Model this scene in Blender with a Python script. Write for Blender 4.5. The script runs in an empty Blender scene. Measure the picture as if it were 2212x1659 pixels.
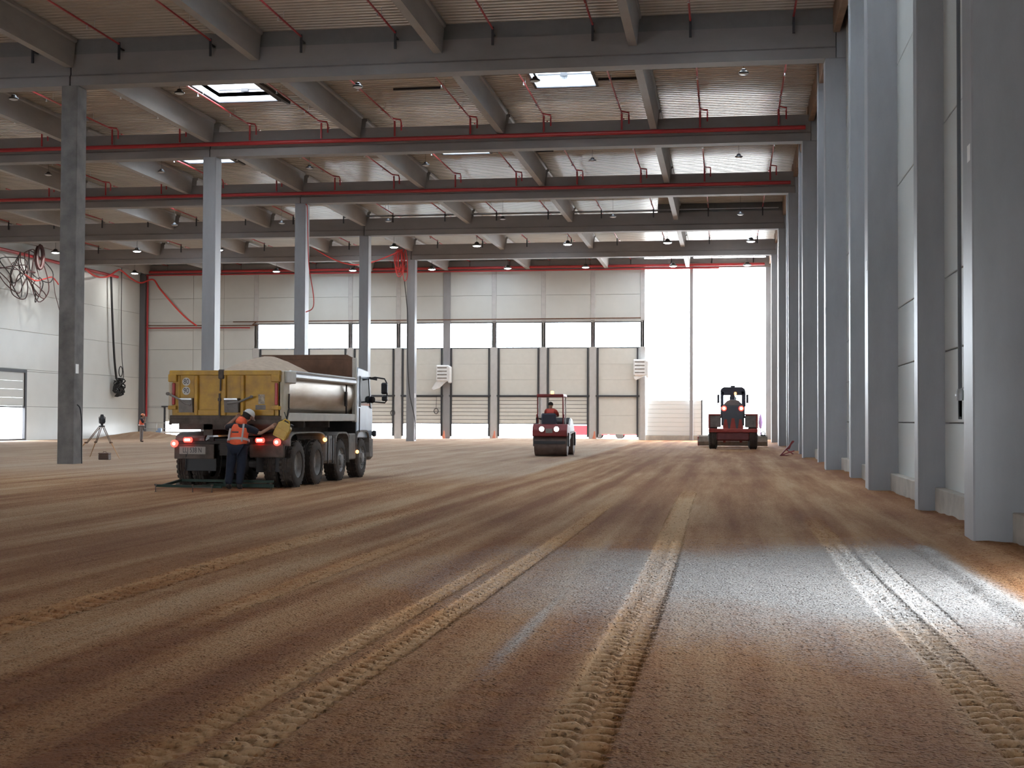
import bpy, bmesh, math, random
import numpy as np
from mathutils import Vector, Matrix, noise as mnoise
random.seed(7)
SC = bpy.context.scene
COL = SC.collection
R = math.radians
# ------------------------------------------------------------------ camera, sky, exposure
cam_d = bpy.data.cameras.new('camera'); cam = bpy.data.objects.new('camera', cam_d); COL.objects.link(cam)
cam.location = (0, 0, 1.477)
YAW, PIT, ROL = 0.156013754, 0.026152868, -0.004025793
cam.rotation_euler = (Matrix.Rotation(YAW, 3, 'Z') @ Matrix.Rotation(math.pi/2 + PIT, 3, 'X') @ Matrix.Rotation(-ROL, 3, 'Z')).to_euler()
cam_d.sensor_fit = 'HORIZONTAL'; cam_d.sensor_width = 36.0; cam_d.lens = 2939.43524/2212*36.0
cam_d.clip_start = 0.1; cam_d.clip_end = 600
SC.camera = cam
SC.view_settings.view_transform = 'Standard'; SC.view_settings.look = 'None'
SC.view_settings.gamma = 1; SC.view_settings.use_curve_mapping = False
SC.view_settings.exposure = 0.38
W = bpy.data.worlds.new('sky'); SC.world = W; W.use_nodes = True
WN = W.node_tree.nodes; WN['Background'].inputs[0].default_value = (0.88, 0.94, 1.0, 1); WN['Background'].inputs[1].default_value = 17.0
SC.cycles.max_bounces = 8; SC.cycles.diffuse_bounces = 5; SC.cycles.glossy_bounces = 4; SC.cycles.transmission_bounces = 4
SC.cycles.transparent_max_bounces = 8
SC.cycles.sample_clamp_indirect = 6.0
SC.cycles.use_denoising = True
def portal(name, loc, rot, sx, sy):                     # marks an opening for the renderer's sky sampling; gives no light itself
    l = bpy.data.lights.new(name, 'AREA'); l.shape = 'RECTANGLE'; l.size = sx; l.size_y = sy; l.cycles.is_portal = True
    o = bpy.data.objects.new(name, l); COL.objects.link(o); o.location = loc; o.rotation_euler = rot
portal('portal_gate', (-1.5, 101.0, 6.6), (R(-90), 0, 0), 9.0, 13.4)
portal('portal_strip', (-21, 101.0, 7.8), (R(-90), 0, 0), 29.8, 2.1)
portal('portal_dock', (-24, 101.0, 0.65), (R(-90), 0, 0), 36, 1.2)
portal('portal_side', (3.75, 11.7, 2.1), (0, R(90), 0), 2.7, 2.7)
portal('portal_left', (-45.4, 62, 1.1), (0, R(-90), 0), 2.2, 44)

# ------------------------------------------------------------------ materials
MATS = {}
def mat(name, col, rough=0.7, metal=0.0, var=0.0, scale=3.0, bump=0.0, bscale=40.0, emit=None, estr=0.0, stretch=(1, 1, 1), col2=None, spec=0.5, fine=0.0):
    if name in MATS: return MATS[name]
    m = bpy.data.materials.new(name); MATS[name] = m; m.use_nodes = True
    nt = m.node_tree; n = nt.nodes; L = nt.links; b = n['Principled BSDF']
    b.inputs['Base Color'].default_value = (*col, 1); b.inputs['Roughness'].default_value = rough; b.inputs['Metallic'].default_value = metal
    b.inputs['Specular IOR Level'].default_value = spec
    if emit:
        b.inputs['Emission Color'].default_value = (*emit, 1); b.inputs['Emission Strength'].default_value = estr
    if var or bump:
        tc = n.new('ShaderNodeTexCoord'); mp = n.new('ShaderNodeMapping'); L.new(tc.outputs['Object'], mp.inputs[0]); mp.inputs['Scale'].default_value = stretch
    if var:
        nz = n.new('ShaderNodeTexNoise'); nz.inputs['Scale'].default_value = scale; nz.inputs['Detail'].default_value = 6; nz.inputs['Roughness'].default_value = 0.6
        L.new(mp.outputs[0], nz.inputs['Vector'])
        rp = n.new('ShaderNodeValToRGB'); L.new(nz.outputs['Fac'], rp.inputs[0])
        c2 = col2 if col2 else tuple(c*(1-var) for c in col)
        c1 = tuple(min(1, c*(1+var*0.5)) for c in col)
        rp.color_ramp.elements[0].position = 0.3; rp.color_ramp.elements[0].color = (*c2, 1)
        rp.color_ramp.elements[1].position = 0.7; rp.color_ramp.elements[1].color = (*c1, 1)
        L.new(rp.outputs[0], b.inputs['Base Color'])
    if bump:
        nb = n.new('ShaderNodeTexNoise'); nb.inputs['Scale'].default_value = bscale; nb.inputs['Detail'].default_value = 4
        L.new(mp.outputs[0], nb.inputs['Vector'])
        bp = n.new('ShaderNodeBump'); bp.inputs['Strength'].default_value = bump; bp.inputs['Distance'].default_value = 0.02
        L.new(nb.outputs['Fac'], bp.inputs['Height']); L.new(bp.outputs[0], b.inputs['Normal'])
    return m
def glass_mat(name, tint=(0.93, 0.97, 1.0), gl=0.08):
    m = bpy.data.materials.new(name); MATS[name] = m; m.use_nodes = True; nt = m.node_tree; n = nt.nodes; L = nt.links
    n.remove(n['Principled BSDF']); out = n['Material Output']
    t = n.new('ShaderNodeBsdfTransparent'); t.inputs[0].default_value = (*tint, 1)
    g = n.new('ShaderNodeBsdfGlossy'); g.inputs['Roughness'].default_value = 0.05
    mx = n.new('ShaderNodeMixShader'); mx.inputs[0].default_value = gl
    L.new(t.outputs[0], mx.inputs[1]); L.new(g.outputs[0], mx.inputs[2]); L.new(mx.outputs[0], out.inputs[0]); return m

CONC = mat('smooth_concrete', (0.28, 0.28, 0.295), 0.42, var=0.22, scale=0.9, bump=0.12, bscale=25, stretch=(1, 1, 0.35))
CONC_D = mat('stained_concrete', (0.155, 0.14, 0.13), 0.7, var=0.45, scale=1.6, bump=0.2, bscale=18)
CONC_L = mat('plinth_concrete', (0.42, 0.38, 0.33), 0.8, var=0.25, scale=2.0, bump=0.2, bscale=20)
BEAMC = mat('beam_concrete', (0.235, 0.215, 0.21), 0.65, var=0.2, scale=0.7, bump=0.1, bscale=20, stretch=(0.4, 1, 1))
PURL = mat('purlin_concrete', (0.30, 0.28, 0.265), 0.6, var=0.25, scale=0.8, bump=0.1, bscale=20, stretch=(1, 0.3, 1))
DECK = mat('steel_deck', (0.56, 0.50, 0.43), 0.27, metal=0.2, var=0.1, scale=0.4)
WALLP = mat('wall_panel_paint', (0.55, 0.565, 0.55), 0.38, var=0.05, scale=0.6, bump=0.03, bscale=60)
WALLG = mat('grey_panel_paint', (0.50, 0.52, 0.51), 0.45, var=0.05, scale=0.6)
DARKF = mat('dark_frame', (0.035, 0.037, 0.045), 0.5)
GALV = mat('galvanised_steel', (0.50, 0.52, 0.54), 0.35, metal=0.8, var=0.1)
RED = mat('red_pipe_paint', (0.38, 0.030, 0.035), 0.35)
REDC = mat('red_hose', (0.62, 0.05, 0.045), 0.45)
BLACK = mat('black_rubber', (0.018, 0.018, 0.020), 0.6, var=0.1)
BLKP = mat('black_paint', (0.02, 0.02, 0.024), 0.4)
WHITE = mat('white_paint', (0.80, 0.80, 0.78), 0.5)
TIMBER = mat('pale_timber', (0.24, 0.15, 0.10), 0.7, var=0.3, scale=2)
GLASS = glass_mat('clear_glass')

# ------------------------------------------------------------------ mesh helpers
class MB:
    def __init__(s): s.v = []; s.f = []
    def add(s, vs, fs):
        b = len(s.v); s.v += [tuple(v) for v in vs]; s.f += [tuple(i+b for i in f) for f in fs]; return s
    def box(s, x0, x1, y0, y1, z0, z1, M=None):
        vs = [Vector(p) for p in ((x0,y0,z0),(x1,y0,z0),(x1,y1,z0),(x0,y1,z0),(x0,y0,z1),(x1,y0,z1),(x1,y1,z1),(x0,y1,z1))]
        if M is not None: vs = [M @ v for v in vs]
        return s.add(vs, [(0,3,2,1),(4,5,6,7),(0,1,5,4),(1,2,6,5),(2,3,7,6),(3,0,4,7)])
    def cbox(s, x0, x1, y0, y1, z0, z1, c=0.02, M=None):   # box with cut edges: an octagon in plan, chamfered top and bottom rims
        def ring(z, k):
            a0, a1, b0, b1 = x0+k, x1-k, y0+k, y1-k
            return [(a0+c,b0,z),(a1-c,b0,z),(a1,b0+c,z),(a1,b1-c,z),(a1-c,b1,z),(a0+c,b1,z),(a0,b1-c,z),(a0,b0+c,z)]
        rs = [ring(z0, c*0.7), ring(z0+c, 0), ring(z1-c, 0), ring(z1, c*0.7)]
        vs = [Vector(p) for r in rs for p in r]
        if M is not None: vs = [M @ v for v in vs]
        fs = [tuple(range(7,-1,-1)), tuple(range(24,32))]
        for k in range(3):
            for i in range(8):
                j = (i+1) % 8; fs.append((k*8+i, k*8+j, k*8+8+j, k*8+8+i))
        return s.add(vs, fs)
    def bar(s, p0, p1, w, h=None):                        # rectangular bar between two points
        h = h or w; p0 = Vector(p0); p1 = Vector(p1); d = (p1-p0); l = d.length; d.normalize()
        up = Vector((0,0,1)) if abs(d.z) < 0.9 else Vector((0,1,0))
        a = d.cross(up).normalized(); b = a.cross(d).normalized()
        vs = []
        for p in (p0, p1):
            for sa, sb in ((-1,-1),(1,-1),(1,1),(-1,1)): vs.append(p + a*sa*w/2 + b*sb*h/2)
        return s.add(vs, [(0,3,2,1),(4,5,6,7),(0,1,5,4),(1,2,6,5),(2,3,7,6),(3,0,4,7)])
    def tube(s, pts, r, n=8, closed=False, cap=True):
        pts = [Vector(p) for p in pts]; N = len(pts); rr = r if isinstance(r, (list, tuple)) else [r]*N
        prev = None; vs = []
        for i, p in enumerate(pts):
            if closed: d = pts[(i+1) % N] - pts[i-1]
            else: d = pts[min(i+1, N-1)] - pts[max(i-1, 0)]
            d.normalize()
            if prev is None:
                a = d.cross(Vector((0,0,1)));
                if a.length < 0.1: a = d.cross(Vector((0,1,0)))
            else: a = prev - d*prev.dot(d)
            a.normalize(); prev = a; b = d.cross(a)
            for k in range(n):
                t = 2*math.pi*k/n; vs.append(p + (a*math.cos(t) + b*math.sin(t))*rr[i])
        fs = []
        for i in range(N if closed else N-1):
            j = (i+1) % N
            for k in range(n):
                l = (k+1) % n; fs.append((i*n+k, i*n+l, j*n+l, j*n+k))
        if cap and not closed: fs += [tuple(range(n-1,-1,-1)), tuple((N-1)*n+k for k in range(n))]
        return s.add(vs, fs)
    def lathe(s, prof, axis='z', o=(0,0,0), n=20, M=None, cap=True):  # prof: (radius, along)
        vs = []; o = Vector(o)
        for r, h in prof:
            for k in range(n):
                t = 2*math.pi*k/n; c, q = r*math.cos(t), r*math.sin(t)
                p = {'z': (c,q,h), 'y': (q,h,c), 'x': (h,c,q)}[axis]; vs.append(o + Vector(p))
        if M is not None: vs = [M @ v for v in vs]
        fs = [(i*n+k, i*n+(k+1)%n, (i+1)*n+(k+1)%n, (i+1)*n+k) for i in range(len(prof)-1) for k in range(n)]
        if cap: fs += [tuple(range(n-1,-1,-1)), tuple((len(prof)-1)*n+k for k in range(n))]
        return s.add(vs, fs)
    def prism(s, poly, axis, a, b):                       # polygon extruded along an axis
        vs = []
        for h in (a, b):
            for u, w in poly: vs.append({'x': (h,u,w), 'y': (u,h,w), 'z': (u,w,h)}[axis])
        n = len(poly); fs = [tuple(range(n-1,-1,-1)), tuple(range(n, 2*n))]
        fs += [(i, (i+1)%n, n+(i+1)%n, n+i) for i in range(n)]
        return s.add(vs, fs)
    def ball(s, c, r, n=12, sq=(1,1,1), zmin=-1.0):
        prof = []; m = max(4, n//2)
        for i in range(m+1):
            t = -math.pi/2 + math.pi*i/m; z = max(math.sin(t), zmin); q = math.cos(math.asin(max(-1, min(1, z)))) if z > zmin else math.cos(math.asin(zmin))*((i+0.5)/m if False else 1)
            prof.append((max(q, 0.002)*r, z*r))
        vs0 = MB().lathe(prof, 'z', (0,0,0), n)
        return s.add([Vector((v[0]*sq[0], v[1]*sq[1], v[2]*sq[2])) + Vector(c) for v in vs0.v], vs0.f)
    def build(s, name, m, parent=None, label=None, bevel=0, o=None, smooth=True):
        me = bpy.data.meshes.new(name)
        vs = s.v if o is None else [(v[0]-o[0], v[1]-o[1], v[2]-o[2]) for v in s.v]
        me.from_pydata(vs, [], s.f)
        bm = bmesh.new(); bm.from_mesh(me); bmesh.ops.recalc_face_normals(bm, faces=bm.faces); bm.to_mesh(me); bm.free()
        me.materials.append(m)
        if smooth: me.shade_smooth(); me.set_sharp_from_angle(angle=R(32))
        return link(name, me, parent, label, bevel, o)
def link(name, me, parent=None, label=None, bevel=0, o=None):
    ob = bpy.data.objects.new(name, me); COL.objects.link(ob)
    if o is not None: ob.location = o
    if parent is not None: ob.parent = parent
    if label: ob['label'] = label
    if bevel:
        bv = ob.modifiers.new('bevel', 'BEVEL'); bv.width = bevel; bv.segments = 2; bv.limit_method = 'ANGLE'
    return ob
def tag(o, label, cat, group=None, kind=None):
    o['label'] = label; o['category'] = cat
    if group: o['group'] = group
    if kind: o['kind'] = kind
    return o
def thing(name, label, cat, loc=(0,0,0), rz=0, group=None, kind=None):
    o = bpy.data.objects.new(name, None); COL.objects.link(o); o.location = loc; o.rotation_euler = (0,0,rz); o.empty_display_size = 0.2
    return tag(o, label, cat, group, kind)
def dup(root, loc, rz=None, label=None):
    r = root.copy(); COL.objects.link(r); r.location = loc
    if rz is not None: r.rotation_euler = (0,0,rz)
    if label: r['label'] = label
    for ch in list(root.children):
        c = ch.copy(); COL.objects.link(c); c.parent = r
        for g in ch.children:
            d = g.copy(); COL.objects.link(d); d.parent = c
    return r
def text(s, size, m, parent, M, name='lettering', ext=0.002, sx=1.0):
    cu = bpy.data.curves.new('lettering', 'FONT'); cu.body = s; cu.size = size; cu.extrude = ext; cu.align_x = 'CENTER'; cu.align_y = 'CENTER'
    t = bpy.data.objects.new('lettering_source', cu); COL.objects.link(t)
    me = bpy.data.meshes.new_from_object(t.evaluated_get(bpy.context.evaluated_depsgraph_get()))
    bpy.data.objects.remove(t); bpy.data.curves.remove(cu)
    me.transform(M @ Matrix.Diagonal((sx, 1, 1, 1))); me.materials.clear(); me.materials.append(m)
    return link(name, me, parent)
ORD = ['first','second','third','fourth','fifth','sixth','seventh','eighth','ninth','tenth','eleventh','twelfth','thirteenth','fourteenth','fifteenth','sixteenth','seventeenth','eighteenth']
def rects(u0, u1, z0, z1, holes):                         # what is left of a rectangle once the holes are cut out
    out = [(u0, u1, z0, z1)]
    for a, b, c, d in holes:
        nx = []
        for p, q, r, s in out:
            if b <= p or a >= q or d <= r or c >= s: nx.append((p, q, r, s)); continue
            if c > r: nx.append((p, q, r, c))
            if d < s: nx.append((p, q, d, s))
            lo, hi = max(r, c), min(s, d)
            if a > p: nx.append((p, a, lo, hi))
            if b < q: nx.append((b, q, lo, hi))
        out = nx
    return [t for t in out if t[1]-t[0] > 0.03 and t[3]-t[2] > 0.03]

# ------------------------------------------------------------------ dimensions of the hall
Y0 = 40.72
YK = lambda k: Y0 + 12*k
XR, XW, XP = 2.883, 3.48, 3.32          # right column face, right wall face, plinth face
XL0, XL1 = -21.11, -20.56
XWL = -45.2
YG = YK(5)
YREAR = -20.0
ZB0, ZB1, ZD = 12.15, 13.17, 13.66
# ------------------------------------------------------------------ floor: bare earth with tyre prints pressed into it
def floor_mesh():
    xs = np.concatenate([np.arange(-47, -6, .7), np.arange(-6, -2.5, .05), np.arange(-2.5, 2.0, .022), np.arange(2.0, 3.6, .05), [3.6]])
    ys = np.concatenate([np.arange(-21, 4.4, 1.5), np.arange(4.4, 17, .026), np.arange(17, 30, .08), np.arange(30, 104, .55), [104]])
    X, Y = np.meshgrid(xs, ys)
    rng = np.random.RandomState(3)
    def vnoise(x, y, s, seed):
        rs = np.random.RandomState(seed); T = rs.rand(256, 256)
        u, v = x/s, y/s; i, j = np.floor(u).astype(int), np.floor(v).astype(int); fu, fv = u-i, v-j
        fu = fu*fu*(3-2*fu); fv = fv*fv*(3-2*fv)
        g = lambda a, b: T[a % 256, b % 256]
        return (g(i,j)*(1-fu)+g(i+1,j)*fu)*(1-fv) + (g(i,j+1)*(1-fu)+g(i+1,j+1)*fu)*fv - .5
    Z = 0.03*vnoise(X, Y, 6, 1) + 0.012*vnoise(X, Y/4, .7, 2)*(X > -8)
    # streak coordinate: the grading passes bend slightly away to the left near the camera
    S = X - 0.95*(1-np.exp(-np.clip(Y-8, 0, 99)/11))*np.clip((-X-2)/3.2, 0, 1) + .12*vnoise(X*.3, Y, 5, 9)
    Z += 0.012*vnoise(S, Y/30, .35, 5)*(X > -8)
    near = np.clip((30-Y)/12, 0, 1)
    Z += near*(0.010*vnoise(X, Y, .09, 6) + 0.008*vnoise(X, Y, .2, 7))*(X > -6.2)
    tread = np.zeros_like(X); pale = np.zeros_like(X)
    def track(xc, w, y0, y1, depth, pitch, wob=0.05, chev=.35):
        c = xc + wob*np.sin(Y/5.0 + xc) ; u = (X-c)/w
        inside = np.clip((1-np.abs(u))*6, 0, 1)*np.clip((Y-y0)/1.5, 0, 1)*np.clip((y1-Y)/4, 0, 1)
        side = np.where(u > 0, 1.0, -1.0)
        ph = (Y + chev*w*np.abs(np.abs(u)-.5)*1.2 + side*pitch*.25 + .03*vnoise(X, Y, .25, 11))/pitch*2*np.pi
        lug = np.clip(np.sin(ph)*1.6, -1, 1)*np.clip(np.abs(u)*9-.4, 0, 1)
        nonlocal Z, tread, pale
        Z += inside*(-depth*.6 + depth*.75*lug)
        tread = np.maximum(tread, inside*(.5+.5*lug)); pale = np.maximum(pale, inside)
    track(-.705, .175, 3, 30, .024, .155)
    track(1.33, .15, 3, 22, .026, .155)
    track(1.62, .11, 9, 19, .018, .15)
    track(-2.08, .12, 3, 26, .020, .15)
    track(-2.38, .09, 3, 16, .013, .15)
    track(-5.05, .22, 7, 24, .022, .2)
    track(-3.75, .13, 9, 20, .012, .17)
    # narrow rut near the right wall, loose ridge of soil along its columns
    Z -= .035*np.exp(-((X-2.14-.02*np.sin(Y))/.035)**2)*np.clip((19-Y)/3, 0, 1)*np.clip(1+vnoise(X, Y, .3, 15), .3, 1.3)
    Z += .05*np.exp(-((X-2.27)/.07)**2)*np.clip((19-Y)/3, 0, 1)*(.5+vnoise(X, Y, .5, 14))
    edge = 2.55 + .25*vnoise(X*0, Y, 3, 21) - .1*np.clip((Y-20)/20, 0, 1)
    b = np.clip((X-edge)/.5, 0, 1); Z += b*b*(3-2*b)*(.07 + .07*vnoise(X, Y, .8, 12) + .03*vnoise(X, Y, .25, 13))
    # heaped earth below the gable and the low mound at its left end
    Z += np.clip((Y-93)/6, 0, 1)*(.07+.14*vnoise(X, Y, 5, 17))*(X < -6)
    Z += .5*np.exp(-((X+42.5)/2.6)**2 - ((Y-95.5)/1.6)**2)
    # colour fields: pale crushed stone that also paints in the side light's pool, dark damp soil
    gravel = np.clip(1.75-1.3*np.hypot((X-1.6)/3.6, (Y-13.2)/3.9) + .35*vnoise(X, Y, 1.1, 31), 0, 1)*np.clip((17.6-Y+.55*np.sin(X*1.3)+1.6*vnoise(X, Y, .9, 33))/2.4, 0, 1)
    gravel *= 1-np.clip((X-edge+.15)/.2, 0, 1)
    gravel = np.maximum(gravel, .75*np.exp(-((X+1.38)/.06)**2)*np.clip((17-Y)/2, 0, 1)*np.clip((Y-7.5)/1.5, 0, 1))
    tone = np.zeros_like(X)
    prof = [(-6.6,.4,-.35),(-6.05,.14,.3),(-5.55,.16,-.45),(-5.2,.17,.75),(-4.55,.2,-.85),(-4.0,.10,.3),(-3.85,.1,-.25),(-3.62,.15,.95),(-3.22,.12,-.7),(-2.8,.14,.95),
            (-2.4,.1,-.1),(-2.12,.12,-.5),(-1.78,.14,.7),(-1.5,.07,-.3),(-1.1,.16,.75),(-.7,.19,-.5),(-.3,.1,-.1),(.2,.35,.15),(.9,.2,.3),(1.33,.16,-.4),(1.9,.15,.15),(-7.6,.4,.35),(-8.6,.4,-.3)]
    for c, w, a in prof: tone += a*np.exp(-((S-c)/w)**2)*np.clip((62-Y)/25, .25, 1)
    tone += .5*np.exp(-((X-.4)/.55)**2-((Y-24)/6)**2) + .5*np.exp(-((X-1.55)/.5)**2-((Y-20.5)/2.6)**2) + .3*np.exp(-((X+.55)/.5)**2-((Y-19)/2)**2) - .3*np.exp(-((X-1.0)/.25)**2-((Y-27)/9)**2)
    tone += .75*np.clip((X-edge)/.3, 0, 1)*(1+vnoise(X, Y, 1, 41))
    wedge = np.clip((-5.2-.012*(Y-40)-X)/.25, 0, 1)*np.clip((Y-30)/8, 0, 1)
    tone -= .55*wedge; gr2 = .25*wedge
    tone += .35*np.clip((Y-24)/10, 0, 1)*np.clip((X+4.8)/.6, 0, 1)
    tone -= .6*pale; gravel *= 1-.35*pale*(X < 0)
    n = X.shape; nv = n[0]*n[1]
    co = np.stack([X, Y, Z], -1).reshape(-1, 3).astype(np.float32)
    idx = np.arange(nv).reshape(n); q = np.stack([idx[:-1,:-1], idx[:-1,1:], idx[1:,1:], idx[1:,:-1]], -1).reshape(-1, 4).astype(np.int32)
    me = bpy.data.meshes.new('floor'); me.vertices.add(nv); me.vertices.foreach_set('co', co.ravel())
    nf = len(q); me.loops.add(nf*4); me.loops.foreach_set('vertex_index', q.ravel()); me.polygons.add(nf)
    me.polygons.foreach_set('loop_start', np.arange(0, nf*4, 4, dtype=np.int32)); me.update(calc_edges=True); me.validate()
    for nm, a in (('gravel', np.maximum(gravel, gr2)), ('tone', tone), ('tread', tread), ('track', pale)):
        at = me.attributes.new(nm, 'FLOAT', 'POINT'); at.data.foreach_set('value', a.ravel().astype(np.float32))
    me.shade_smooth(); return me
def floor_mat():
    m = bpy.data.materials.new('graded_earth'); m.use_nodes = True; nt = m.node_tree; n = nt.nodes; L = nt.links; b = n['Principled BSDF']
    b.inputs['Roughness'].default_value = .9; b.inputs['Specular IOR Level'].default_value = .25
    tc = n.new('ShaderNodeTexCoord')
    def nz(scale, st=(1,1,1), det=5, rough=.6):
        mp = n.new('ShaderNodeMapping'); mp.inputs['Scale'].default_value = st; L.new(tc.outputs['Object'], mp.inputs[0])
        t = n.new('ShaderNodeTexNoise'); t.inputs['Scale'].default_value = scale; t.inputs['Detail'].default_value = det; t.inputs['Roughness'].default_value = rough
        L.new(mp.outputs[0], t.inputs['Vector']); return t.outputs['Fac']
    def at(nm): a = n.new('ShaderNodeAttribute'); a.attribute_name = nm; return a.outputs['Fac']
    def M(op, a, b_, c=None):
        t = n.new('ShaderNodeMath'); t.operation = op
        for i, q in enumerate((a, b_, c)):
            if q is None: continue
            if isinstance(q, (int, float)): t.inputs[i].default_value = q
            else: L.new(q, t.inputs[i])
        return t.outputs[0]
    streak = nz(1.6, (1, .045, 1), 7, .62); patch = nz(.35, (1, .35, 1), 6); fine = nz(22, (1,1,1), 4, .7); peb = nz(55, (1,1,1), 2)
    v = M('MULTIPLY_ADD', M('SUBTRACT', streak, .5), 2.6, .52)
    v = M('MULTIPLY_ADD', M('SUBTRACT', patch, .5), 1.3, v)
    v = M('MULTIPLY_ADD', M('SUBTRACT', fine, .5), .9, v)
    v = M('MULTIPLY_ADD', at('tone'), .42, v)
    v = M('MULTIPLY_ADD', M('GREATER_THAN', nz(26, (1,1,1), 2), .62), .35, v)
    r = n.new('ShaderNodeValToRGB'); L.new(v, r.inputs[0]); cr = r.color_ramp
    cr.elements[0].position = 0.0; cr.elements[0].color = (.50, .325, .185, 1)
    cr.elements[1].position = 1.0; cr.elements[1].color = (.24, .096, .036, 1)
    e = cr.elements.new(.33); e.color = (.43, .245, .120, 1); e = cr.elements.new(.66); e.color = (.34, .160, .066, 1)
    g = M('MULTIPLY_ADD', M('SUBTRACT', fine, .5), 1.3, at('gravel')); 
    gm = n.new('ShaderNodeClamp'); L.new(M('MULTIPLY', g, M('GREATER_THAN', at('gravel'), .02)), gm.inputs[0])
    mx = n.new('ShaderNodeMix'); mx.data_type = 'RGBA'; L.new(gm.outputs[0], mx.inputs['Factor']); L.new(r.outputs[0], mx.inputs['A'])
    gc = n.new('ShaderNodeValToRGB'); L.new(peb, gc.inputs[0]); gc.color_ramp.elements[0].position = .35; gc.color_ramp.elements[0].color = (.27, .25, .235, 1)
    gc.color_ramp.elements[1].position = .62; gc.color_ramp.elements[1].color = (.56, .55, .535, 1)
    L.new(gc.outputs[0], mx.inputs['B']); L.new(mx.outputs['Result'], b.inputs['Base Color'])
    bp = n.new('ShaderNodeBump'); bp.inputs['Strength'].default_value = 1.0; bp.inputs['Distance'].default_value = .035
    vo = n.new('ShaderNodeTexVoronoi'); vo.inputs['Scale'].default_value = 34; L.new(tc.outputs['Object'], vo.inputs['Vector'])
    clump = M('GREATER_THAN', nz(9, (1,1,1), 3), .5)
    stone = M('MULTIPLY', M('MAXIMUM', M('SUBTRACT', .42, vo.outputs['Distance']), 0), M('MULTIPLY_ADD', clump, 2.2, .8))
    h = M('MULTIPLY_ADD', stone, 1.6, M('MULTIPLY_ADD', peb, .35, fine)); L.new(M('MULTIPLY', h, M('MULTIPLY_ADD', at('track'), -.72, 1.0)), bp.inputs['Height']); L.new(bp.outputs[0], b.inputs['Normal'])
    return m
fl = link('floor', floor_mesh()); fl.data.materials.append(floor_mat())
tag(fl, 'orange brown graded earth floor streaked with tyre tracks and pale gravel', 'floor', kind='structure')
m = MB().box(-140, 90, 100.95, 240, -.5, -.02)
m.box(-140, XWL-.2, -60, 100.95, -.5, -.02).box(3.75, 90, -60, 100.95, -.5, -.02).box(XWL-.2, 3.75, -60, -20.3, -.5, -.02)
tag(m.build('ground', mat('outside_concrete', (.62, .62, .6), .8, var=.08)), 'pale sunlit yard outside the hall openings', 'ground', kind='structure')
m = MB()
pts = [(4.4, .02, 0)]

# ------------------------------------------------------------------ walls from panels
def panel_wall(name, label, axis, u0, u1, face, thick, rows, cols, holes, m, gap=.008):
    w = thing(name, label, 'wall', kind='structure')
    for a, b in zip(cols[:-1], cols[1:]):
        for c, d in zip(rows[:-1], rows[1:]):
            for p, q, r, s in rects(a, b, c, d, holes):
                f0, f1 = sorted((face, face+thick))
                g = gap
                mb = MB()
                if axis == 'y': mb.cbox(f0, f1, p+g, q-g, r+g, s-g, .012)
                else: mb.cbox(p+g, q-g, f0, f1, r+g, s-g, .012)
                mb.build('wall_panel', m, w)
    # recessed joint backing behind the panels
    bk = MB(); f = face + thick*.6; f0, f1 = sorted((f, f+thick*.2))
    for p, q, r, s in rects(cols[0], cols[-1], rows[0], rows[-1], holes):
        if axis == 'y': bk.box(f0, f1, p, q, r, s)
        else: bk.box(p, q, f0, f1, r, s)
    bk.build('joint_backing', DARKF, w)
    return w
# right wall; an unseen opening above a sill beside the camera lets the daylight in
wr = panel_wall('wall_right', 'long right side wall of grey cladding panels between the concrete columns', 'y', YREAR, YG, XW, .14,
    [-.3, 1.45, 2.6, 3.78, 6.3, 8.8, 11.3, 13.9], [YREAR, -7.28, 4.72, 10.72] + [16.72+6*i for i in range(15)], [(10.4, 13.0, .85, 3.4)], WALLP)
pl = MB(); pls = thing('baseboard_right', 'concrete plinth strip standing out at the foot of the right side wall', 'baseboard', kind='structure')
for a in [YREAR] + [4.72+6*i for i in range(16)]:
    b = 4.72 if a == YREAR else a+6
    for p, q, r, s in rects(a+(.66 if int(round((a-4.72)/6)) % 2 == 0 and a > 0 else .42), b-.005, -.3, .41, []):
        MB().cbox(XP, XW+.1, p, q, r, s, .012).build('plinth_block', CONC_L, pls)
# left wall with part opened dock doors; the unseen nearer ones are added for daylight
lh = [(a, a+6.6, -.4, 4.5) for a in (76.3, 58.3, 40.3)]
wl = panel_wall('wall_left', 'far left side wall of pale horizontal panels with long seams', 'y', YREAR, YG, XWL, -.14,
    [-.3, 2.2, 4.62, 7.1, 9.62, 12.1, 13.9], [YREAR, 4.72, 16.72, 28.72, 40.72, 52.72, 64.72, 76.72, 88.72, YG], lh, WALLP)
for i, (a, b, c, d) in enumerate(lh):
    t = thing('door_%d' % (20+i), ['dock door in the left wall, half raised over a bright gap'][0] if i == 0 else 'added dock door in the left wall outside the picture, %s towards the camera' % ORD[i], 'door', kind='structure')
    f = MB()
    f.box(XWL-.12, XWL+.06, a-.02, a+.2, -.1, 4.6).box(XWL-.12, XWL+.06, b-.2, b+.02, -.1, 4.6).box(XWL-.12, XWL+.06, a+.2, b-.2, 4.4, 4.6)
    f.box(XWL-.1, XWL+.05, a+.2, b-.2, -.1, .12).box(XWL-.1, XWL+.03, a+.2, b-.2, 2.12, 2.22)
    f.build('door_frame', DARKF, t)
    for k in range(4): MB().cbox(XWL-.1, XWL-.02, a+.2, b-.2, 2.23+k*.545, 2.77+k*.545, .01).build('door_section', WALLG, t)
# rear wall behind the camera, with one unseen opening added for fill daylight
rh = [(-26, -10, -.4, 5.4)]
panel_wall('wall_rear', 'wall behind the camera with an added daylight opening, outside the picture', 'x', XWL, XW, YREAR, -.14, [-.3, 5.4, 9.6, 13.9], [XWL, -32, -20, -8, XW], rh, WALLP)

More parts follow.
